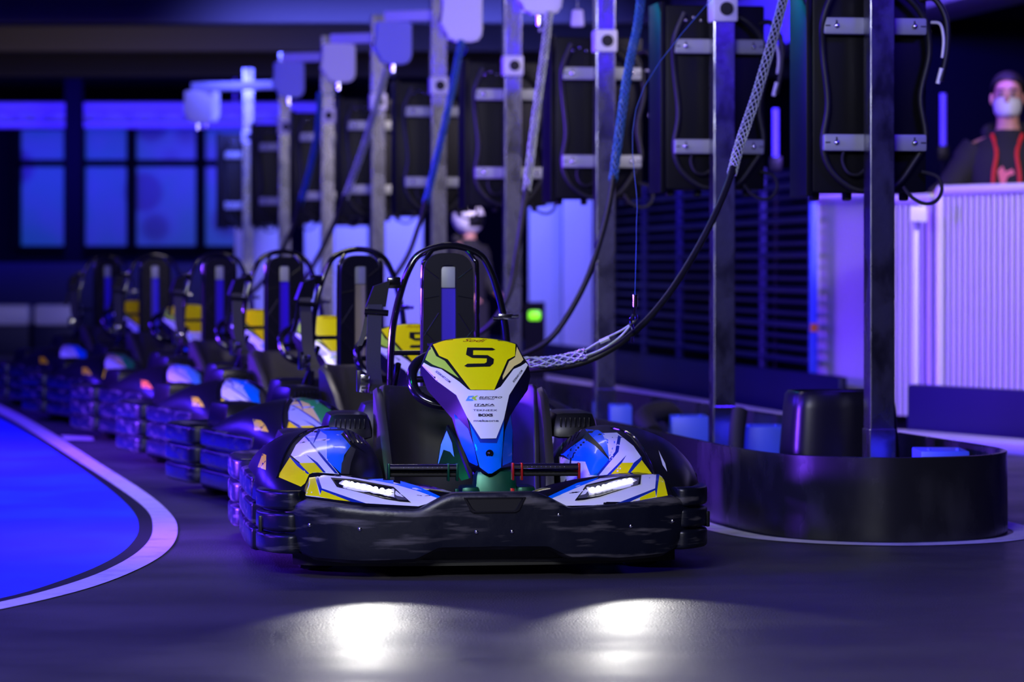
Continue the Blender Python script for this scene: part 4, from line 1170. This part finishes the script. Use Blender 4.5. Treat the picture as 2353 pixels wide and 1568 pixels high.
belt = obj('seat_belt', bm, M['strap'], kart)
bm = B(); ribbon_strap([(848, 705, 1.27), (838, 760, 1.26), (826, 795, 1.25)], .018); obj('belt_edge', bm, M['plastic'], belt)
bm = B(); c0, c1_ = KL(838, 716, 1.24), KL(892, 720, 1.24); tube(bm, [c0, c1_], .011, 12); obj('belt_guide', bm, M['gloss'], belt)
bm = B(); c = KL(838, 882, 1.08); box(bm, c, (.034, .02, .062), rot=Matrix.Rotation(R(6), 3, 'Y'), bev=.004); bk = obj('buckle', bm, M['chrome'], belt)
bm = B(); c = KL(826, 876, 1.10); box(bm, c, (.02, .03, .075), bev=.004); obj('buckle_case', bm, M['plastic'], belt)
bm = B()
for k, dz in enumerate((.015, .0, -.015)):
    c = KL(838, 882, 1.066); box(bm, c + Vector((0, 0, dz)), (.022, .002, .006))
obj('buckle_slot', bm, M['ink'], bk)
# battery cowls behind the seat
bm = B()
for s_ in (-1, 1): box(bm, (s_ * .50, 1.45, .33), (.20, .32, .12), bev=.03, taper=(.85, .85))
box(bm, (0, 1.66, .38), (.62, .22, .20), bev=.04, taper=(.9, .8))
obj('rear_cover', bm, M['plastic'], kart)

# ------------------------------------------------------------------ the other karts
place = [(-.175, 11.70, 21), (-.632, 13.79, 22), (-1.106, 15.86, 24), (-1.707, 17.91, 24), (-2.277, 19.96, 24)]
labs = ['go kart parked second in the row, straight behind the number five kart',
        'go kart parked third in the row, its hoop against pale panels',
        'go kart parked fourth in the row, counted from the nearest one',
        'go kart parked fifth in the row, last but one at the left end',
        'farthest go kart at the left end of the row']
swap = [dict(white='grey', grey='cream', skyblue='green'), {}, dict(yellow='orange', skyblue='cyan'), dict(skyblue='green', grey='cream'), dict(grey='white')]
for (x, y, a), lb, sw in zip(place, labs, swap):
    c = copy_tree(kart); c.location = (x, y, 0); c.rotation_euler.z = R(a); c['label'] = lb
    stack_ = [c]
    while stack_:
        o = stack_.pop()
        if o.name.startswith('number') and 'second' not in lb: bpy.data.objects.remove(o); continue
        if o.name.startswith('slot_panel') and 'second' in lb: o.material_slots[0].link = 'OBJECT'; o.material_slots[0].material = M['beige']
        stack_ += list(o.children)
        nm_ = o.name.split('.')[0]
        if nm_ in ('led', 'sticker') and o.type == 'MESH':
            for i, sl_ in enumerate(o.material_slots):
                if nm_ == 'led': sl_.link = 'OBJECT'; sl_.material = M['ledoff']
                elif o.parent.name.startswith('side_pod'):
                    for k_, v_ in sw.items():
                        if sl_.material == M[k_]: sl_.link = 'OBJECT'; sl_.material = M[v_]; break
    if lb.startswith('go kart'):                        # only the nearest shows its figure 5
        pass

# headlight beams of the nearest kart (the LEDs' own light)
for s_ in (-1, 1):
    l = bpy.data.lights.new('headlight_beam', 'SPOT'); l.energy = 17; l.color = (1, .98, .93); l.spot_size = R(52); l.spot_blend = .35; l.shadow_soft_size = .02
    o = bpy.data.objects.new('headlight_beam', l); COL.objects.link(o)
    o.location = KM @ Vector((s_ * .40, .0, .285)); dr = (KM.to_3x3() @ Vector((0, -1, -.03)))
    o.rotation_euler = dr.to_track_quat('-Z', 'Y').to_euler()


# ------------------------------------------------------------------ people
def person(loc, rz, scale, label, masked=True):
    t = thing('person', label, 'person', loc, rz); t.scale = (scale,) * 3
    # body: skin modifier over a skeleton (faces -y)
    V = []; E = []; Rr = []
    def v(p, r, par=None):
        V.append(p); Rr.append(r if isinstance(r, tuple) else (r, r))
        if par is not None: E.append((par, len(V) - 1))
        return len(V) - 1
    pel = v((0, 0, .95), (.15, .11)); w = v((0, 0, 1.08), (.135, .10), pel); ch = v((0, .01, 1.28), (.165, .11), w); up = v((0, .01, 1.42), (.10, .08), ch)
    nk = v((0, 0, 1.49), .055, up); nk2 = v((0, -.01, 1.55), .055, nk)
    hd = v((0, -.01, 1.61), (.068, .085), nk2); h2 = v((0, -.005, 1.67), (.077, .095), hd); h3 = v((0, 0, 1.73), (.070, .088), h2); v((0, .0, 1.765), (.04, .05), h3)
    for s_ in (-1, 1):
        sh = v((s_ * .17, .01, 1.40), .06, up)
        if masked: el = v((s_ * .30, -.06, 1.18), .042, sh); wr = v((s_ * .33, -.30, 1.17), .028, el); hn = v((s_ * .335, -.36, 1.165), (.036, .018), wr); hd_ = (s_ * .335, -.36, 1.165); dv = Vector((0, -1, -.25))
        else: el = v((s_ * .23, -.02, 1.13), .042, sh); wr = v((s_ * .22, -.16, .98), .028, el); hn = v((s_ * .21, -.21, .95), (.036, .018), wr); hd_ = (s_ * .21, -.21, .95); dv = Vector((0, -1, -.5))
        for k in range(4):
            b0 = Vector(hd_) + Vector(((k - 1.5) * .021, -.02, 0)); ln = (.030, .036, .038, .032)[k]
            a = v(tuple(b0 + dv.normalized() * .03), .0095, hn); b = v(tuple(b0 + dv.normalized() * (.03 + ln)), .0088, a); v(tuple(b0 + dv.normalized() * (.03 + ln * 1.8) + Vector((0, 0, -.012))), .0078, b)
        a = v(tuple(Vector(hd_) + Vector((-s_ * .040, .0, 0))), .011, hn); v(tuple(Vector(hd_) + Vector((-s_ * .058, -.035, -.005))), .009, a)
        hp_ = v((s_ * .10, 0, .88), .088, pel); kn = v((s_ * .11, -.01, .50), .058, hp_); an = v((s_ * .11, .02, .09), .04, kn); v((s_ * .115, -.13, .04), .035, an)
    me = bpy.data.meshes.new('body'); me.from_pydata(V, E, []); me.materials.append(M['skin'])
    o = bpy.data.objects.new('body', me); COL.objects.link(o); o.parent = t
    mod(o, 'SKIN', use_smooth_shade=True); sv = me.skin_vertices[0].data if me.skin_vertices else None
    if sv is None:
        me.attributes.new('x', 'FLOAT', 'POINT')
    for i, r in enumerate(Rr): me.skin_vertices[0].data[i].radius = r
    me.skin_vertices[0].data[0].use_root = True
    mod(o, 'SUBSURF', levels=2, render_levels=2)
    # hoodie
    bm = B(); rings = []
    for (z, rx, ry, cy) in ((.90, .17, .125, 0), (.96, .18, .135, 0), (1.1, .17, .13, 0), (1.25, .20, .15, .01), (1.36, .215, .15, .015), (1.43, .185, .13, .015), (1.475, .09, .085, .01), (1.50, .085, .08, .01)):
        rings.append([(rx * math.cos(a), cy + ry * math.sin(a), z) for a in [2 * math.pi * k / 24 for k in range(24)]])
    loft(bm, rings, caps=False)
    for s_ in (-1, 1):
        pts = [(s_ * .15, .01, 1.40), (s_ * .21, -.01, 1.32), (s_ * .30, -.06, 1.18), (s_ * .325, -.18, 1.175), (s_ * .33, -.29, 1.17)] if masked else [(s_ * .15, .01, 1.40), (s_ * .20, 0, 1.3), (s_ * .23, -.02, 1.13), (s_ * .22, -.15, .98)]
        tube(bm, smooth_path(pts, 5), [.088] * 5 + [.076] * 5 + [.06] * 5 + [.05] * (len(smooth_path(pts, 5)) - 15), 14)
    tube(bm, smooth_path([(-.08, .03, 1.47), (-.10, .09, 1.5), (0, .12, 1.52), (.10, .09, 1.5), (.08, .03, 1.47)], 5), .035, 10)
    hd2 = obj('hoodie', bm, M['hoodie'], t, smooth=60)
    bm = B()
    for s_ in (-1, 1): box(bm, (s_ * .105, .0, .50), (.17, .2, .84), bev=.05)
    obj('trousers', bm, M['hoodie'], t)
    bm = B()
    for s_ in (-1, 1): box(bm, (s_ * .115, -.05, .045), (.1, .28, .09), bev=.03)
    isl('shoe', bm, M['rubber'], t)
    if masked:
        bm = B()
        for s_ in (-1, 1): tube(bm, smooth_path([(s_ * .075, -.07, 1.475), (s_ * .05, -.125, 1.38), (s_ * .065, -.155, 1.25), (s_ * .055, -.150, 1.05)], 5), .010, 8)
        isl('hood_cord', bm, M['redcord'], hd2)
        bm = B(); prism(bm, [(-.035, 1.25), (-.045, 1.29), (-.02, 1.315), (-.005, 1.285), (.03, 1.30), (.04, 1.275), (.005, 1.262), (-.005, 1.225), (-.03, 1.222)], 0, .004)
        for v_ in bm.verts: v_.co = Vector((v_.co.x, -.142 - v_.co.z, v_.co.y))
        obj('chest_print', bm, M['pink'], hd2)
    # face
    bm = B(); tube(bm, [(0, -.085, 1.675), (0, -.112, 1.640), (0, -.095, 1.63)], [.008, .014, .012], 8); obj('nose', bm, M['skin'], t)
    bm = B()
    for s_ in (-1, 1): ball(bm, (s_ * .03, -.088, 1.675), .012, (1.2, .5, .7), seg=10)
    isl('eye', bm, M['eye'], t)
    bm = B()
    for s_ in (-1, 1): ball(bm, (s_ * .03, -.094, 1.675), .010, (1, .5, 1), seg=8); tube(bm, [(s_ * .012, -.095, 1.695), (s_ * .03, -.098, 1.70), (s_ * .05, -.088, 1.695)], .0045, 6)
    obj('pupil_and_brow', bm, M['hair'], t)
    bm = B()
    for s_ in (-1, 1): ball(bm, (s_ * .080, .005, 1.655), .03, (.35, .6, 1), seg=10)
    isl('ear', bm, M['skin'], t)
    if not masked:
        bm = B(); ball(bm, (0, .01, 1.70), .155, (.92, 1.05, 1.02), seg=28)
        vs_ = [f for f in bm.faces if f.calc_center_median().y < -.06 and 1.62 < f.calc_center_median().z < 1.74 and abs(f.calc_center_median().x) < .10]
        for f in bm.faces:
            c = f.calc_center_median()
            if f in vs_: f.material_index = 1
        obj('helmet', bm, [M['whitebox'], M['ink']], t, smooth=60); return t
    bm = B(); ball(bm, (0, .012, 1.71), .1, (.86, 1.05, .88), seg=20)
    bmesh.ops.bisect_plane(bm, geom=bm.verts[:] + bm.edges[:] + bm.faces[:], plane_co=(0, -.055, 1.73), plane_no=(0, .9, 1), clear_inner=True)
    obj('hair', bm, M['hair'], t, smooth=60)
    bm = B(); rings = []
    for (z, rx, ry, cy) in ((1.66, .060, .094, -.004), (1.645, .072, .112, 0), (1.62, .076, .112, 0), (1.585, .070, .105, 0), (1.56, .05, .085, 0)):
        rings.append([(rx * math.cos(a), cy + ry * math.sin(a), z) for a in [R(200 + 140 * k / 14) for k in range(15)]])
    loft(bm, rings, closed=False); mk = obj('face_mask', bm, M['maskcloth'], t, smooth=60); mod(mk, 'SOLIDIFY', thickness=.003)
    return t


pw = W(2316, 611, 18.05)
person((pw.x, pw.y, 0.0), R(-12), 1.18, 'person in a pale face mask and black hoodie with red cords behind the ribbed screen')
pw = W(1078, 611, 22.5)
person((pw.x, pw.y, 0), R(50), .775, 'person in a white helmet with a dark visor behind the fourth and fifth posts', masked=False)
# small hanging lamp near the third post top
a = W(1327, 42, 17.5)
t = thing('hanging_lamp', 'small pale lamp housing hanging between the fourth and third posts', 'lamp', a)
bm = B(); box(bm, (0, 0, 0), (.08, .06, .10), bev=.015, taper=(.8, .8)); obj('housing', bm, M['whitebox'], t)
bm = B(); tube(bm, [(0, 0, .05), (0, 0, 3.40 - a.z)], .006, 6); obj('rod', bm, M['steel'], t)
